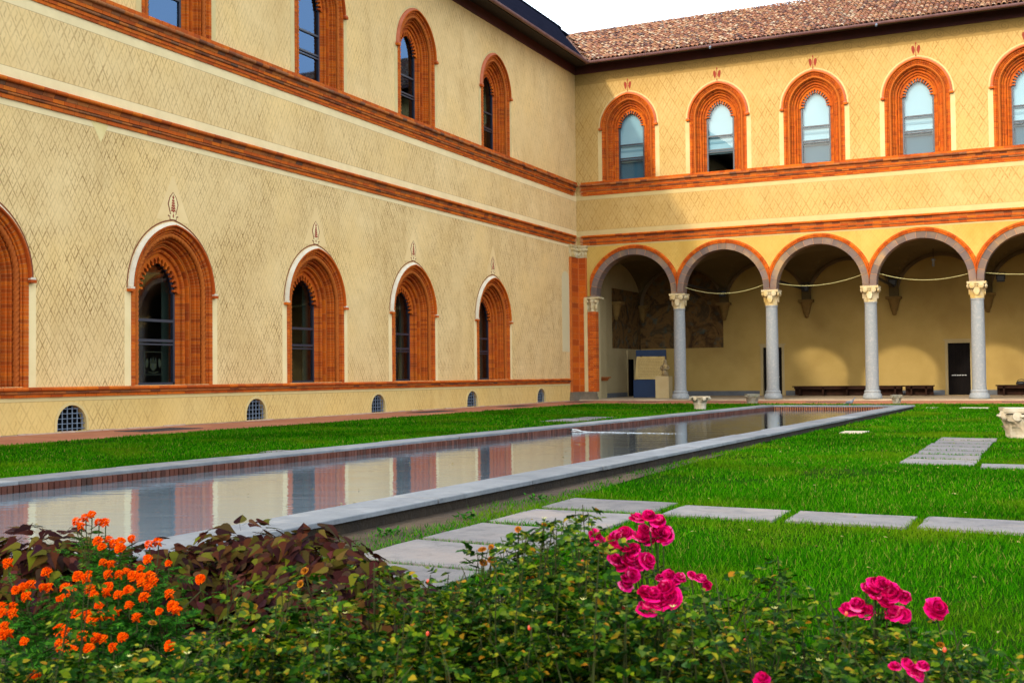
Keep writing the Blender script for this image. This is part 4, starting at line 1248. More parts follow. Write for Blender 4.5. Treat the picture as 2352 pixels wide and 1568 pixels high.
# ================================================================== LOOSE CAPITALS, GRATES, PIGEON, JET
def carved(lab, x, y, w, h, r0, mat, rot, shield=True, drum=0.0):
    t = thing('stone_capital', lab, 'capital', (x, y, .0), rot, group='loose carved capitals in the courtyard')
    me = capital_mesh(w, h-drum, r0, shield, 'carved_block', True, .62, 10)
    link('carved_block', me, mat, t, (0,0,drum))
    if drum: obj('drum', MB().lathe([(r0*1.05,-.01),(r0*1.05,drum*.9),(r0*1.12,drum*.92),(r0*1.12,drum)], 18), mat, t, smooth=False)
    mb = MB()       # ring of low acanthus leaves
    for k in range(8):
        a = 2*PI*k/8+.2; c, s = math.cos(a), math.sin(a)
        rows = []
        for i in range(5):
            q = i/4; rad = r0*(1.10+.30*q**2); z = drum + (h-drum)*(.04+.40*q) - (.03*h if i == 4 else 0); wd = r0*.36*(1-.45*q**2)
            rows.append([((rad-abs(e)*.02)*c-s*e*wd, (rad-abs(e)*.02)*s+c*e*wd, z) for e in (-1,-.5,0,.5,1)])
        mb.strip(rows)
    obj('acanthus_leaves', mb, mat, t)
carved('large white marble capital on the lawn at the right edge', 20.06, -28.3, .88, .54, .33, m_white_marble, .12, False)
carved('white capital on a short drum beside the pool coping', 9.6, -12.8, .66, .45, .19, m_white_marble, .25, False, .17)
carved('rough grey capital on the brick walk behind the white one', 9.38, -4.5, .50, .38, .20, m_grey_stone, .5, False)
carved('small greenish capital on the brick walk near the pool corner', 15.0, -4.9, .37, .34, .12, m_grey_stone, .3, True)
m_grate = M('dark_drain_iron', (.03,.025,.03), (.05,.04,.045), 10, .6, .3)
for i, (x, y, w, l) in enumerate(((1.25,-29.6,1.0,1.9),(1.2,-16.3,.8,2.2),(1.2,-9.4,.8,2.2),(1.2,-2.9,.7,1.8),(3.9,-2.6,1.8,.5),(7.9,-2.6,1.8,.5),(12.0,-2.8,1.6,.5),(19.5,-2.6,1.8,.5))):
    labs = ['wide dark drain grate below the nearest cellar grille', 'dark drain grate on the brick walk below the third cellar grille', 'dark drain grate on the brick walk below the fourth cellar grille', 'dark drain grate on the brick walk below the last cellar grille',
            'dark drain grate in front of the first arch', 'dark drain grate behind the white capital', 'dark drain grate in the walk before the third arch', 'dark drain grate in the walk at the right edge']
    t = thing('drain_grate', labs[i], 'grate', (x, y, .010), group='drain grates in the brick walk')
    obj('rim', joined([MB().box(-w/2,w/2,-l/2,-l/2+.03,0,.012), MB().box(-w/2,w/2,l/2-.03,l/2,0,.012), MB().box(-w/2,-w/2+.03,-l/2+.03,l/2-.03,0,.012), MB().box(w/2-.03,w/2,-l/2+.03,l/2-.03,0,.012)]), m_grate, t)
    n = int(l/.07)
    obj('slats', joined([MB().box(-w/2+.03, w/2-.03, -l/2+.05+k*.07, -l/2+.085+k*.07, .001, .008) for k in range(n-1)] + [MB().box(-w/2+.03,w/2-.03,-l/2+.03,l/2-.03,0,.0008)]), m_grate, t, kind='stuff')
t = thing('pigeon', 'grey pigeon sitting on the far coping of the pool', 'pigeon', (14.45, -12.35, .14), R(20))
ba = MB()
rows = []
for i, (x, z, rw, rh) in enumerate(((-.20,.055,.012,.006),(-.13,.065,.03,.012),(-.08,.085,.045,.035),(-.02,.10,.06,.055),(.05,.115,.06,.06),(.10,.14,.045,.05),(.125,.18,.03,.035),(.14,.215,.028,.03),(.155,.235,.026,.024),(.175,.235,.012,.012),(.20,.225,.004,.004))):
    rows.append([(x, rw*math.cos(a), z+rh*math.sin(a)) for a in [2*PI*k/10 for k in range(10)]])
ba.strip(rows, True)
obj('body', ba, m_pigeon, t, smooth=True)
for s in (-1,1):
    obj('leg', MB().tube([(0,s*.025,.06),(.005,s*.025,.0)], .005, 5), m_hip, t)
    obj('wing_feathers', MB().ball((-.02,s*.052,.105), (.105,.014,.045), 10, 6), m_pigeon, t, smooth=True)

t = thing('water_jet', 'white jet of water foaming from the basin wall across the pool', 'water jet', (11.20, -28.3, .02))
obj('spout_pipe', MB().tube([(-.05,0,.05),(.10,-.01,.05)], .028, 8), m_iron, t)
V, F = [], []
for k in range(420):
    q = random.random()**1.5; x = .10 + q*2.5; y = -.10*q*2.5 + random.gauss(0, .006+.05*q); z = .0 + .03*max(0,1-q*6)*random.random()
    r_ = random.uniform(.004,.011)*(1.3-1.0*q)
    b = len(V)
    V += [(x-r_*3.5,y,z),(x,y-r_*.8,z),(x+r_*3.5,y,z),(x,y+r_*.8,z),(x,y,z+r_*.6)]
    F += [(b,b+1,b+4),(b+1,b+2,b+4),(b+2,b+3,b+4),(b+3,b,b+4)]
obj('foam', MB().add(V, F), m_foam, t, kind='stuff')
obj('stream', MB().tube([(.10,-.01,.055),(.18,-.02,.05),(.26,-.03,.034),(.32,-.04,.012)], [.008,.009,.010,.011], 8), m_foam, t)

# ================================================================== GRASS
def in_quad(P, q, grow=0.0):
    cx, cy = sum(a for a,_ in q)/4, sum(b for _,b in q)/4
    ok = np.ones(len(P), bool)
    for i in range(4):
        (x0,y0),(x1,y1) = q[i], q[(i+1)%4]
        ex, ey = x1-x0, y1-y0; l = math.hypot(ex, ey)
        sgn = 1 if (ex*(cy-y0)-ey*(cx-x0)) > 0 else -1
        ok &= sgn*(ex*(P[:,1]-y0)-ey*(P[:,0]-x0))/l > -grow
    return ok
def hash_noise(x, y, f, seed):
    """cheap smooth value noise"""
    rs = np.random.default_rng(seed); T = rs.random((64,64))
    u, v = x*f, y*f
    iu, iv = np.floor(u).astype(int), np.floor(v).astype(int); fu, fv = u-iu, v-iv
    fu = fu*fu*(3-2*fu); fv = fv*fv*(3-2*fv)
    g_ = lambda a, b: T[a % 64, b % 64]
    return (g_(iu,iv)*(1-fu)+g_(iu+1,iv)*fu)*(1-fv) + (g_(iu,iv+1)*(1-fu)+g_(iu+1,iv+1)*fu)*fv
def grass_points():
    out = []
    for (d0, d1, dens) in ((4.2,8,3400),(8,12,2600),(12,18,1350),(18,28,620),(28,42,250),(42,60,130)):
        a0, a1 = YAW-(.72 if d1 < 29 else .60), YAW+.52
        area = (a1-a0)*.5*(d1*d1-d0*d0)
        n = int(area*dens)
        d = np.sqrt(RNG.uniform(d0*d0, d1*d1, n)); a = RNG.uniform(a0, a1, n)
        out.append(np.c_[CAM.x - d*np.sin(a), CAM.y + d*np.cos(a), d])
    return np.concatenate(out)
GP = grass_points()
x, y = GP[:,0], GP[:,1]
keep = (y < -5.58) & (x > 2.85+.06*np.sin(y*3)) & (x < 34)
keep &= ~in_quad(GP, [LO0, NO0, NO1, LO1], .03)
for q in FLAGS: keep &= ~in_quad(GP, q, -.015)
# worn earth along the lawn side of the basin, fading away from the camera
xo = NO0[0] + (y-NO0[1])*(NO1[0]-NO0[0])/(NO1[1]-NO0[1])
worn = np.clip(1.2-(x-xo)/.50, 0, 1)*np.clip((-33-y)/7, 0, 1)*(x > xo)
keep &= RNG.random(len(x)) > worn*1.15*(.55+.9*hash_noise(x,y,1.6,3))
bed = np.zeros(len(x), bool)
bedq = [[(14.2,-49.5),(15.2,-46.7),(16.35,-45.2),(16.35,-49.5)],[(16.3,-49.5),(16.3,-45.2),(18.0,-45.3),(18.3,-49.5)]]
for q in bedq: bed |= in_quad(GP, q)
keep &= ~bed
keep &= RNG.random(len(x)) > .75*(hash_noise(x,y,.55,5) > .80)
GP = GP[keep]
n = len(GP)
d = GP[:,2]
ang = RNG.uniform(0, 2*PI, n)
hgt = (.018+.030*RNG.random(n))*(.75+.6*hash_noise(GP[:,0],GP[:,1],.9,9))*np.clip(.85+d/60,1,1.5)
wid = .0030*np.clip(d/6.5, 1, 7)*(.7+.6*RNG.random(n))
lean = hgt*RNG.uniform(.1,.9,n); la = RNG.uniform(0, 2*PI, n)
b0 = np.c_[GP[:,0]-np.cos(ang)*wid, GP[:,1]-np.sin(ang)*wid, np.zeros(n)]
b1 = np.c_[GP[:,0]+np.cos(ang)*wid, GP[:,1]+np.sin(ang)*wid, np.zeros(n)]
tp = np.c_[GP[:,0]+np.cos(la)*lean, GP[:,1]+np.sin(la)*lean, hgt]
V = np.stack([b0,b1,tp], 1).reshape(-1,3)
link('grass', np_mesh('grass', V, np.arange(3*n).reshape(-1,3)), m_grass, label='short bright green lawn grass around the pool and flagstones', cat='grass', kind='stuff')

# ================================================================== LEAVES AND FLOWERS
def leaf_array(P, D, N, L, Wd, fold=.25, curl=.15):
    """6-vertex ovate leaves, one row each. P base, D direction, N up, L length, Wd half width"""
    D = D/np.linalg.norm(D,axis=1,keepdims=True); S = np.cross(D, N); S /= np.linalg.norm(S,axis=1,keepdims=True)+1e-9; N = np.cross(S, D)
    L = L[:,None]; Wd = Wd[:,None]
    p = [P, P+D*L*.28+S*Wd*.9+N*Wd*fold, P+D*L*.62+S*Wd*.8+N*(Wd*fold-L*curl*.3), P+D*L-N*L*curl, P+D*L*.62-S*Wd*.8+N*(Wd*fold-L*curl*.3), P+D*L*.28-S*Wd*.9+N*Wd*fold]
    V = np.stack(p, 1).reshape(-1,3)
    n = len(P); b = (np.arange(n)*6)[:,None]
    F = np.concatenate([b+np.array([[0,1,2]]), b+np.array([[0,2,3]]), b+np.array([[0,3,4]]), b+np.array([[0,4,5]])], 1).reshape(-1,3)
    return V, F
def unit(n):
    v = RNG.normal(size=(n,3)); return v/np.linalg.norm(v,axis=1,keepdims=True)

# --- sweet potato vine: pointed, heart-based leaves, each its own piece
def vine_leaf(seed):
    rs = random.Random(seed)
    half = [(0,0),(.20,-.10),(.40,-.02),(.50,.16),(.46,.34),(.30,.56),(.14,.80),(0,1.06)]
    if seed % 2: half = [(0,0),(.16,-.12),(.36,-.10),(.56,.10),(.40,.30),(.24,.52),(.12,.80),(0,1.10)]
    mb = MB()
    z = lambda x, y: -.10*(y-.3)**2*1.6 + .30*abs(x)*.8 - .35*x*x + rs.uniform(-.02,.02)
    mid = [(0,y_) for y_ in (0,.02,.05,.18,.36,.57,.80,1.06)]
    for sgn in (-1,1):
        e = [(sgn*a, b, z(a,b)) for a, b in half]; m_ = [(0, b, z(0,b)) for a, b in mid]
        mb.strip([m_, e])
    mb.tube([(0,.02,z(0,0)),(0,-.25,-.18),(.02,-.42,-.42)], .012, 3, False)
    return mb.mesh('leaf', True)
VL = [vine_leaf(s) for s in range(6)]
def vine(label, c, rx, ry, h, n, seed, extra=820):
    t = thing('sweet_potato_vine', label, 'plant', (c[0], c[1], 0), group='purple vines at the pool end')
    rs = random.Random(seed)
    tocam = Vector((CAM.x-c[0], CAM.y-c[1], 0)).normalized()
    def spot():
        a = rs.uniform(0, 2*PI); r_ = math.sqrt(rs.random())
        x, y = r_*math.cos(a)*rx, r_*math.sin(a)*ry
        top = h*(1-.75*r_**2.4)*(.86+.28*rs.random())
        return x, y, top, a, r_
    def frame(x, y, a, r_):
        out = Vector((math.cos(a), math.sin(a), 0))
        nrm = (Vector((0,0,1)) + out*(.25+.75*r_)*.9 + tocam*.35 + Vector((rs.gauss(0,.3),rs.gauss(0,.3),rs.gauss(0,.15)))).normalized()
        dr = (out*(.5+r_) + tocam*.4 + Vector((rs.gauss(0,.6),rs.gauss(0,.6),-.25))); dr = (dr - nrm*dr.dot(nrm)).normalized()
        return Matrix((dr.cross(nrm), dr, nrm)).transposed()
    for k in range(n):
        x, y, top, a, r_ = spot()
        o = bpy.data.objects.new('leaf', VL[rs.randrange(6)]); COL.objects.link(o)
        o.parent = t
        s = rs.uniform(.062,.100)
        o.matrix_local = Matrix.Translation((x,y,top)) @ frame(x,y,a,r_).to_4x4() @ Matrix.Diagonal((s,s,s,1))
    mb = MB()
    for k in range(extra):                       # leaves deeper in the mound
        x, y, top, a, r_ = spot()
        s = rs.uniform(.055,.090)
        m_ = Matrix.Translation((x,y,top*rs.uniform(.45,1.0))) @ frame(x,y,a,r_).to_4x4() @ Matrix.Diagonal((s,s,s,1))
        me = VL[k % 6]
        mb.add([m_ @ v.co for v in me.vertices], [tuple(p.vertices) for p in me.polygons])
    obj('leaves', mb, m_vine, t, kind='stuff')
    st = MB()
    for k in range(9):
        a = rs.uniform(0,2*PI); st.tube([(0,0,0),(.3*rx*math.cos(a),.3*ry*math.sin(a),h*.7),(.8*rx*math.cos(a),.8*ry*math.sin(a),h*.6)], .006, 4)
    obj('stem', st, m_stem, t)
for me in VL: me.materials.append(m_vine)
vine('purple sweet potato vine at the left edge beside the pool', (15.45,-47.25), .60,.50,.46, 52, 1)
vine('purple vine mound behind the topmost marigold blooms', (15.95,-46.55), .55,.45,.44, 52, 2)
vine('purple vine behind the middle of the marigolds', (16.45,-46.35), .45,.42,.36, 44, 3)
vine('purple vine spilling against the near pool coping', (16.72,-45.95), .52,.45,.41, 52, 4)
vine('purple vine mound in the middle of the bed, beside the bare soil', (17.10,-45.95), .52,.50,.40, 54, 5)
vine('low purple vine reaching the grey flagstones', (17.58,-46.30), .55,.50,.33, 54, 6)

# --- marigolds
def marigold_head(seed):
    rs = random.Random(seed)
    mb = MB()
    for ring, (n, r0, r1, z0, z1) in enumerate(((9,.008,.027,.000,.000),(9,.006,.025,.006,.009),(8,.004,.020,.010,.017),(6,.002,.013,.013,.023),(4,.0,.008,.014,.026))):
        for k in range(n):
            a = 2*PI*(k+.5*(ring % 2))/n + rs.uniform(-.2,.2); w = 2*PI/n*.62
            zz = rs.uniform(-.002,.003)
            p = lambda r_, da, z: (r_*math.cos(a+da), r_*math.sin(a+da), z+zz)
            mb.add([p(r0,-w*.4,z0), p(r0,w*.4,z0), p(r1*.8,-w,z1+.002), p(r1*.8,0,z1-.003), p(r1*.8,w,z1+.002), p(r1,-w*.7,z1-.004), p(r1*1.04,0,z1-.001), p(r1,w*.7,z1-.004)],
                   [(0,1,3,2),(1,4,3),(2,3,6,5),(3,4,7,6)])
    mb.lathe([(.003,-.022),(.006,-.012),(.009,-.002)], 6)
    return mb.mesh('flower_head')
MH = [marigold_head(s) for s in range(4)]
for me in MH: me.materials.append(m_marigold)
HEADS = [(845,22),(790,55),(710,90),(750,130),(910,95),(970,95),(905,270),(1005,258),(940,320),(1060,295),(1110,275),(1105,330),(1212,243),(1375,297),(1455,280),(80,470),(430,555),(950,465),(1025,478),(1360,433),(1000,572),(1295,522),(1100,578),(1165,550),(1225,585),(1300,600),(1385,592),(1310,655),(1410,640),(1843,613),(1550,470),(720,590),(820,565),(800,610),(150,715),(215,690),(290,670),(400,690),(455,690),(250,775),(610,705),(660,735),(560,785),(830,715),(860,757),(995,690),(985,740),(1185,720),(1090,760),(1365,695),(1330,785),(1565,755),(915,857),(1190,857),(125,865),(125,930),(20,870),(30,920),(700,945),(825,945),(845,1000),(920,957),(1020,945),(1075,912),(1260,970),(1465,910),(1590,860),(1630,905),(50,1045),(25,1135),(85,1120),(225,1185),(555,1080),(620,1110),(765,1140),(890,1160),(950,1165),(1130,1150),(570,1220),(610,1245),(670,1270),(820,1255),(1045,1240),(1565,1225),(330,1500)]
HP = []
for hx, hy in HEADS:
    dx, dy = hx*1024/2352/1.7415, (2049+hy*682/1566)/1.7415
    HP.append(cam_ray(dx, dy, 5.75-1.55*(hy/1500)))
CEN = [(k, Vector((p.x, p.y))) for k, p in enumerate(HP)]
# plants: greedy groups of neighbouring heads
plants, left = [], list(range(len(HP)))
while left:
    s0 = left[0]
    grp = sorted(left, key=lambda k: (HP[k].xy-HP[s0].xy).length)[:7]
    plants.append(grp); left = [k for k in left if k not in grp]
where = ['topmost clump, against the water', 'upper clump, below the topmost blooms', 'clump beside the flagstone side vines', 'clump at the left edge, upper row', 'clump in the middle of the orange drift', 'clump on the vine side of the drift', 'clump in the lower middle of the drift', 'clump at the left edge, lower row', 'clump nearest the rose leaves', 'stray clump at the outer side of the drift', 'low clump in front of the drift', 'small clump between its taller neighbours', 'last small clump at the drift edge', 'lone clump at the bottom']
def pinnate(mats, P, D, N, L, rs):
    """fern-like leaf: paired narrow leaflets along a rachis -> appended leaf rows"""
    for j in range(7):
        t = .2+.8*j/6
        for sgn in ((-1,1) if j < 6 else (0,)):
            S = D.cross(N).normalized()
            dd = (D*.75+S*sgn*.9) if sgn else D
            mats.append((P+D*L*t-N*L*.18*t*t, dd, N, L*(.38-.12*t), L*.045))
for pi, grp in enumerate(plants):
    c = sum((HP[k] for k in grp), Vector((0,0,0)))/len(grp)
    lab = 'orange marigold %s' % where[pi % len(where)]
    t = thing('marigold_plant', lab, 'flower', (c.x, c.y, 0), group='orange marigolds in the bed')
    rs = random.Random(50+pi)
    st = MB(); rows = []
    for k in grp:
        p = HP[k]
        q = p - Vector((c.x, c.y, 0))
        tilt = Matrix.Rotation(rs.uniform(.1,.75), 4, Vector((rs.gauss(-.5,.6), rs.gauss(.9,.4), 0)).normalized())
        s = rs.uniform(.72,1.02) if HEADS[k] not in ((1550,470),(1465,910),(820,565),(225,1185)) else .65
        o = bpy.data.objects.new('flower_head', MH[k % 4]); COL.objects.link(o); o.parent = t
        o.matrix_local = Matrix.Translation(q) @ Matrix.Rotation(-YAW-.3,4,'Z') @ Matrix.Rotation(rs.uniform(.35,.95),4,'X') @ Matrix.Rotation(rs.uniform(-.4,.4),4,'Y') @ Matrix.Rotation(rs.uniform(0,6),4,'Z') @ Matrix.Diagonal((s,s,s,1))
        b = Vector((rs.uniform(-.06,.06), rs.uniform(-.06,.06), 0))
        m_ = (q+b)*.5 + Vector((rs.uniform(-.02,.02), rs.uniform(-.02,.02), .05))
        pts = [b, m_, q - Vector((0,0,.05)), q-Vector((0,0,.012))]
        st.tube(pts, [.004,.0035,.003,.004], 4)
        for j in range(20):
            u_ = rs.uniform(.25,.93)
            base = b.lerp(q, u_) + Vector((rs.gauss(0,.045), rs.gauss(0,.045), rs.uniform(-.05,.0)))
            a = rs.uniform(0,2*PI)
            D = Vector((math.cos(a), math.sin(a), rs.uniform(-.1,.7))).normalized()
            N = (Vector((0,0,1)) + Vector((rs.gauss(0,.4),rs.gauss(0,.4),0))).normalized()
            pinnate(rows, base, D, N, rs.uniform(.055,.095), rs)
    A = [np.array([tuple(r_[i]) for r_ in rows]) for i in range(3)]
    V, F = leaf_array(A[0], A[1], A[2], np.array([r_[3] for r_ in rows]), np.array([r_[4] for r_ in rows]))
    link('foliage', np_mesh('foliage', V, F), m_mari_leaf, t, kind='stuff')
    obj('stem', st, m_stem, t)

# --- roses
def rose_bloom(seed, open_=1.0):
    rs = random.Random(seed)
    mb = MB()
    for ring, (n, r0, rr, zt, up) in enumerate(((6,.006,.036,.010,.2),(5,.005,.030,.020,.55),(5,.004,.022,.027,.85),(4,.003,.014,.031,1.0),(3,.001,.007,.032,1.1))):
        for k in range(n):
            a = 2*PI*(k+.37*ring)/n + rs.uniform(-.15,.15); w = PI/n*1.35
            rr_ = rr*rs.uniform(.9,1.1); zt_ = zt*rs.uniform(.9,1.1)
            rows = []
            for t in (0,.45,.8,1.0):
                r_ = r0+(rr_-r0)*(t**(.6 if ring else 1)); z = zt_*t**1.3 + (-.006 if ring == 0 and t == 1 else 0) + rs.uniform(-.001,.001)
                ww = w*(.45+.75*math.sin(PI*min(t,.85)*.62))*(1 if t < 1 else .75)
                rows.append([((r_*(1+.06*abs(e)))*math.cos(a+e*ww), (r_*(1+.06*abs(e)))*math.sin(a+e*ww), z+.002*abs(e)) for e in (-1,-.4,.4,1)])
            mb.strip(rows)
    return mb.mesh('bloom', True)
RB = [rose_bloom(s) for s in range(4)]
for me in RB: me.materials.append(m_rose)
RW = [rose_bloom(20+s) for s in range(2)]
for me in RW: me.materials.append(m_withered)
ROSES = []   # (x, y in the print, distance, size, withered)
for x, y in ((1462,1195),(1490,1188),(1512,1200),(1478,1218),(1505,1222),(1523,1228),(1490,1240),(1468,1236)): ROSES.append((x,y,4.55,1.0,0))
for x, y in ((1372,1243),(1365,1228),(1398,1252)): ROSES.append((x,y,4.5,.8,0))
for x, y in ((1436,1228),(1420,1240),(1440,1262),(1458,1262),(1412,1288),(1430,1300),(1445,1290),(1468,1296),(1482,1290)): ROSES.append((x,y,4.15,.85,0))
for x, y in ((1440,1330),(1452,1322),(1436,1345)): ROSES.append((x,y,4.0,.8,0))
for x, y in ((1517,1330),(1536,1322),(1560,1328),(1552,1338),(1588,1322),(1610,1332),(1625,1345)): ROSES.append((x,y,4.1,.62,0))
for x, y in ((1482,1362),(1500,1372),(1530,1352),(1522,1380),(1540,1372),(1512,1388),(1483,1404)): ROSES.append((x,y,3.75,.9,0))
for x, y in ((1990,1352),(2008,1346),(2025,1340),(2040,1352),(2010,1362),(2050,1362),(2032,1378),(2077,1372),(1948,1404),(1968,1390),(1990,1405),(2055,1410),(2072,1412)): ROSES.append((x,y,4.1,.8,0))
ROSES.append((2148,1400,4.5,1.05,0))
for x, y in ((2055,1532),(2082,1526),(2100,1540),(2120,1532),(2105,1552),(1750,1560),(1742,1566)): ROSES.append((x,y,3.4,.6,0))
for x, y in ((1108,1262),(1128,1256),(1130,1285),(1110,1292),(1250,1205),(1190,1215),(1218,1330),(700,1310),(690,1340),(1385,1262),(1400,1238),(570,1490),(1560,1430),(1590,1422),(1535,1490),(1010,1480),(770,1470),(350,1430),(1050,1350),(1660,1560),(1900,1470),(2160,1480),(640,1500),(930,1440)): ROSES.append((x,y,4.35,.42,1))
SIL = [(0,1490),(120,1500),(250,1505),(400,1480),(470,1430),(500,1390),(560,1330),(640,1310),(740,1320),(850,1300),(930,1330),(1000,1325),(1080,1300),(1150,1245),(1230,1215),(1300,1185),(1340,1170),(1380,1230),(1440,1260),(1500,1300),(1560,1345),(1640,1350),(1720,1345),(1790,1320),(1860,1390),(1950,1395),(2030,1400),(2110,1430),(2180,1455),(2260,1500),(2360,1515)]
sx = np.array([p[0] for p in SIL]); sy = np.array([p[1] for p in SIL])
BUSH = [(90,'rose bush at the left edge in front of the marigolds'),(330,'low rose bush under the marigold drift'),(560,'rose bush in front of the purple vines'),(790,'rose bush between the vines and the flagstones'),(1010,'rose bush with orange withered blooms before the flagstones'),(1230,'tallest rose bush, its shoots crossing the flagstones'),(1470,'rose bush carrying the large crimson pink clusters'),(1720,'thin rose bush right of the large crimson clusters'),(1980,'rose bush with a crimson cluster against the lawn'),(2230,'sparse rose bush in the right corner of the picture')]
bushes = []
for bi, (bx, lab) in enumerate(BUSH):
    p = cam_ray(bx, 1500, 4.2)
    bushes.append(dict(x=bx, o=thing('rose_bush', lab, 'rose bush', (p.x, p.y, 0), group='rose bushes in the foreground'), c=Vector((p.x,p.y,0)), st=MB(), rows=[], buds=MB(), hips=MB()))
rs = random.Random(99)
def add_leaflets(rows, P, D, N, L):
    S = D.cross(N)
    if S.length < 1e-4: return
    S.normalize()
    for t, sgn in ((1.0,0),(.62,-1),(.62,1),(.25,-1),(.25,1)):
        dd = D + S*sgn*1.1 if sgn else D
        rows.append((P+D*L*t*.9, dd, N, L*rs.uniform(.55,.75), L*rs.uniform(.20,.27)))
def shoot(b, px, ptop, dist, dens=1.0):
    """one cane from the soil to the silhouette height at print x = px"""
    top = cam_ray(px, ptop, dist)
    if top.z < .06: return
    base = Vector((top.x+rs.gauss(0,.10), top.y+rs.gauss(0,.10), 0))
    mid = base.lerp(top, .55) + Vector((rs.gauss(0,.04), rs.gauss(0,.04), .03))
    pts = [((1-t)**2)*base + 2*t*(1-t)*mid + t*t*top - b['c'] for t in (0,.2,.4,.6,.8,1)]
    b['st'].tube(pts, [.004,.0035,.003,.0028,.0022,.0016], 4)
    n = int((4+top.z*44)*dens)
    for k in range(n):
        u_ = rs.uniform(.12,1.0)
        f = u_*5; i = min(int(f),4); q = pts[i].lerp(pts[i+1], f-i)
        a = rs.uniform(0,2*PI)
        D = Vector((math.cos(a), math.sin(a), rs.uniform(-.35,.55))).normalized()
        N = (Vector((0,0,1)) + Vector((rs.gauss(0,.45),rs.gauss(0,.45),0))).normalized()
        add_leaflets(b['rows'], q + D*rs.uniform(.0,.05), D, N, rs.uniform(.030,.050))
    return pts[-1]
for k in range(900):
    px = rs.uniform(-60, 2410)
    b = min(bushes, key=lambda q: abs(q['x']-px))
    dist = rs.triangular(3.3, 5.0, 4.0)
    sil = float(np.interp(px, sx, sy))
    lo = 1600
    if px < 470 and rs.random() > .45: continue
    fade = 1.0 if px < 1560 else (.50 if px < 1850 else (.40 if px < 2120 else .26))
    q = rs.random()
    ptop = sil + (lo-sil)*q*.9 + rs.gauss(0,12)
    if rs.random() > (fade if ptop < 1450+max(0,px-1900)*.10 else min(1, fade+.28)): continue
    if 440 < px < 960 and ptop < 1440 and rs.random() > .22: continue
    if 1390 < px < 1610: ptop = max(ptop, 1395)
    tip = shoot(b, px, ptop, dist, 1.0 if px < 1650 else .7)
    if tip is not None and rs.random() < .16:
        for j in range(5):
            a = j*2*PI/5+rs.random(); r_ = .012
            b['buds'].add([tip+Vector((0,0,.004)), tip+Vector((r_*.4*math.cos(a-.5),r_*.4*math.sin(a-.5),.004)), tip+Vector((r_*math.cos(a),r_*math.sin(a),.010)), tip+Vector((r_*.4*math.cos(a+.5),r_*.4*math.sin(a+.5),.004))], [(0,1,2,3)])
    elif tip is not None and rs.random() < .05:
        b['hips'].ball(tip, (.006,.006,.008), 6, 5)
for px, ptop, dist in ((1338,1158,4.4),(1322,1172,4.4),(1296,1190,4.3),(1352,1180,4.5),(1270,1205,4.3),(1248,1215,4.2),(1205,1222,4.3),(1180,1240,4.2),(1150,1232,4.4),(1095,1262,4.4),(1122,1258,4.4),(1060,1300,4.3),(1030,1318,4.2),
                       (1786,1275,4.4),(1770,1300,4.4),(1805,1310,4.3),(1740,1330,4.3),(690,1300,4.3),(640,1318,4.2),(560,1335,4.2),(520,1300,4.4),(860,1292,4.3),(905,1310,4.2),(760,1330,4.2),(205,1300,4.0),(170,1350,3.9),(1905,1372,4.2),(1870,1350,4.3),(2190,1440,4.2),(2290,1470,4.1)):
    b = min(bushes, key=lambda q: abs(q['x']-px))
    for j in range(2): shoot(b, px+j*rs.uniform(4,14), ptop+j*rs.uniform(10,40), dist+rs.uniform(-.1,.1), .55)
for x, y, dist, s, wth in ROSES:
    b = min(bushes, key=lambda q: abs(q['x']-x))
    p = cam_ray(x, y, dist) - b['c']
    me = RW[rs.randrange(2)] if wth else RB[rs.randrange(4)]
    o = bpy.data.objects.new('withered_bloom' if wth else 'bloom', me); COL.objects.link(o); o.parent = b['o']
    s *= rs.uniform(.72,1.15)
    o.matrix_local = Matrix.Translation(p) @ Matrix.Rotation(-YAW+rs.uniform(-.8,.8),4,'Z').inverted() @ Matrix.Rotation(rs.uniform(.3,1.25),4,'X') @ Matrix.Rotation(rs.uniform(0,6),4,'Z') @ Matrix.Diagonal((s,s,s*(.6 if wth else 1),1))
    base = Vector((p.x+rs.gauss(0,.05), p.y+rs.gauss(0,.05), 0))
    mid = base.lerp(p,.6)+Vector((rs.gauss(0,.03),rs.gauss(0,.03),0))
    b['st'].tube([base, mid, p-Vector((0,0,.004))], [.004,.003,.003], 4)
    for j in range(3):
        q = mid.lerp(p, rs.random()*.8); a = rs.uniform(0,2*PI)
        add_leaflets(b['rows'], q, Vector((math.cos(a),math.sin(a),.2)).normalized(), Vector((rs.gauss(0,.3),rs.gauss(0,.3),1)).normalized(), rs.uniform(.03,.045))
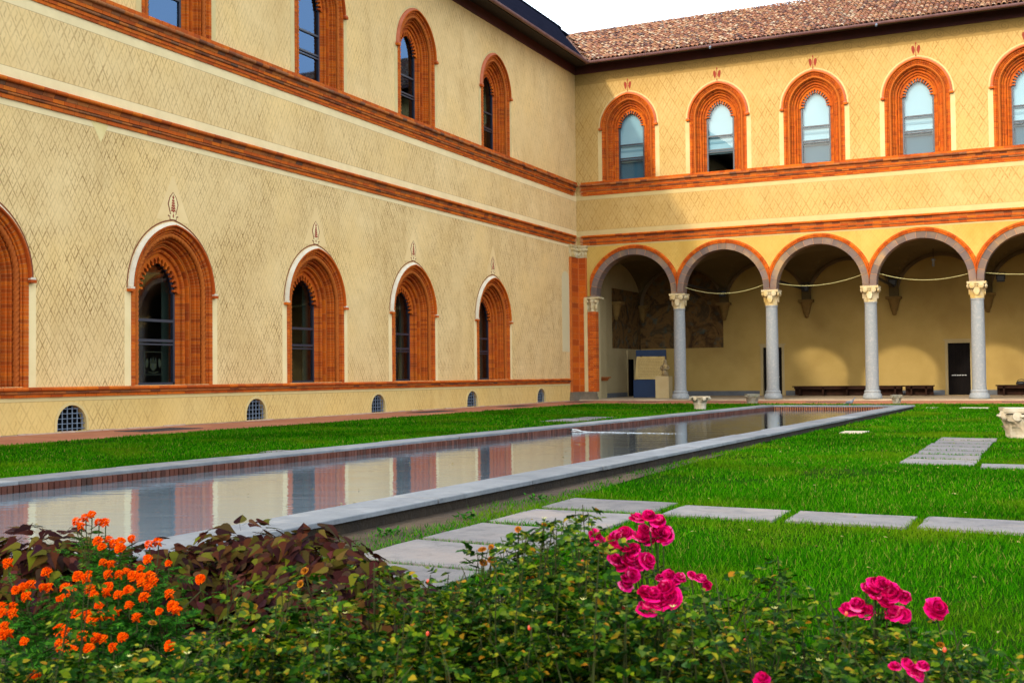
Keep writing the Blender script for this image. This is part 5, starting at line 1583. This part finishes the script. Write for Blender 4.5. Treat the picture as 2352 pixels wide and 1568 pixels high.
for b in bushes:
    A = [np.array([tuple(r_[i]) for r_ in b['rows']]) for i in range(3)]
    V, F = leaf_array(A[0], A[1], A[2], np.array([r_[3] for r_ in b['rows']]), np.array([r_[4] for r_ in b['rows']]))
    link('foliage', np_mesh('foliage', V, F), m_rose_leaf, b['o'], kind='stuff')
    obj('canes', b['st'], m_stem, b['o'], kind='stuff')
    if b['buds'].v: obj('spent_sepals', b['buds'], m_bud, b['o'], kind='stuff')
    if b['hips'].v: obj('hips', b['hips'], m_hip, b['o'], kind='stuff')
# little weeds at the foot of the basin wall
for i, (x, y, lab) in enumerate(((15.98,-40.6,'leafy green weed at the foot of the pool wall'),(15.95,-43.3,'small weed tuft in the bare soil by the near coping'),(16.05,-42.2,'low weed patch between the coping and the flagstones'))):
    t = thing('weed', lab, 'weed', (x,y,0), group='weeds by the pool')
    rows = []
    for k in range(26):
        a = rs.uniform(0,2*PI); D = Vector((math.cos(a),math.sin(a),rs.uniform(.2,1.2))).normalized()
        rows.append((Vector((rs.gauss(0,.05),rs.gauss(0,.05),rs.uniform(.0,.05))), D, Vector((rs.gauss(0,.3),rs.gauss(0,.3),1)), rs.uniform(.03,.06), rs.uniform(.010,.018)))
    A = [np.array([tuple(r_[q]) for r_ in rows]) for q in range(3)]
    V, F = leaf_array(A[0],A[1],A[2],np.array([r_[3] for r_ in rows]),np.array([r_[4] for r_ in rows]))
    link('foliage', np_mesh('foliage',V,F), m_mari_leaf, t, kind='stuff')

P_, D_, N_, L_, W_ = [], [], [], [], []
for k in range(900):
    dd = math.sqrt(rs.uniform(25, 900)); a = YAW + rs.uniform(-.46,.46)
    x, y = CAM.x-dd*math.sin(a), CAM.y+dd*math.cos(a)
    if y > -6 or x < 3 or (9.6 < x < 16.5 and y < -11.8 and not (11.5 < x < 15 and y > -45 and k % 4 == 0)): continue
    b = rs.uniform(0, 2*PI)
    P_.append((x,y,rs.uniform(.012,.03))); D_.append((math.cos(b),math.sin(b),rs.uniform(-.1,.3))); N_.append((rs.gauss(0,.3),rs.gauss(0,.3),1)); L_.append(rs.uniform(.02,.045)); W_.append(rs.uniform(.006,.014))
V, F = leaf_array(np.array(P_), np.array(D_), np.array(N_), np.array(L_), np.array(W_))
link('fallen_leaves', np_mesh('fallen_leaves', V, F), leaf_mat('dry_leaf', [(0,(.10,.055,.015)),(.5,(.22,.16,.04)),(1,(.30,.27,.10))], .2, .8, .05), label='dry fallen leaves scattered over the lawn and flagstones', cat='leaves', kind='stuff')
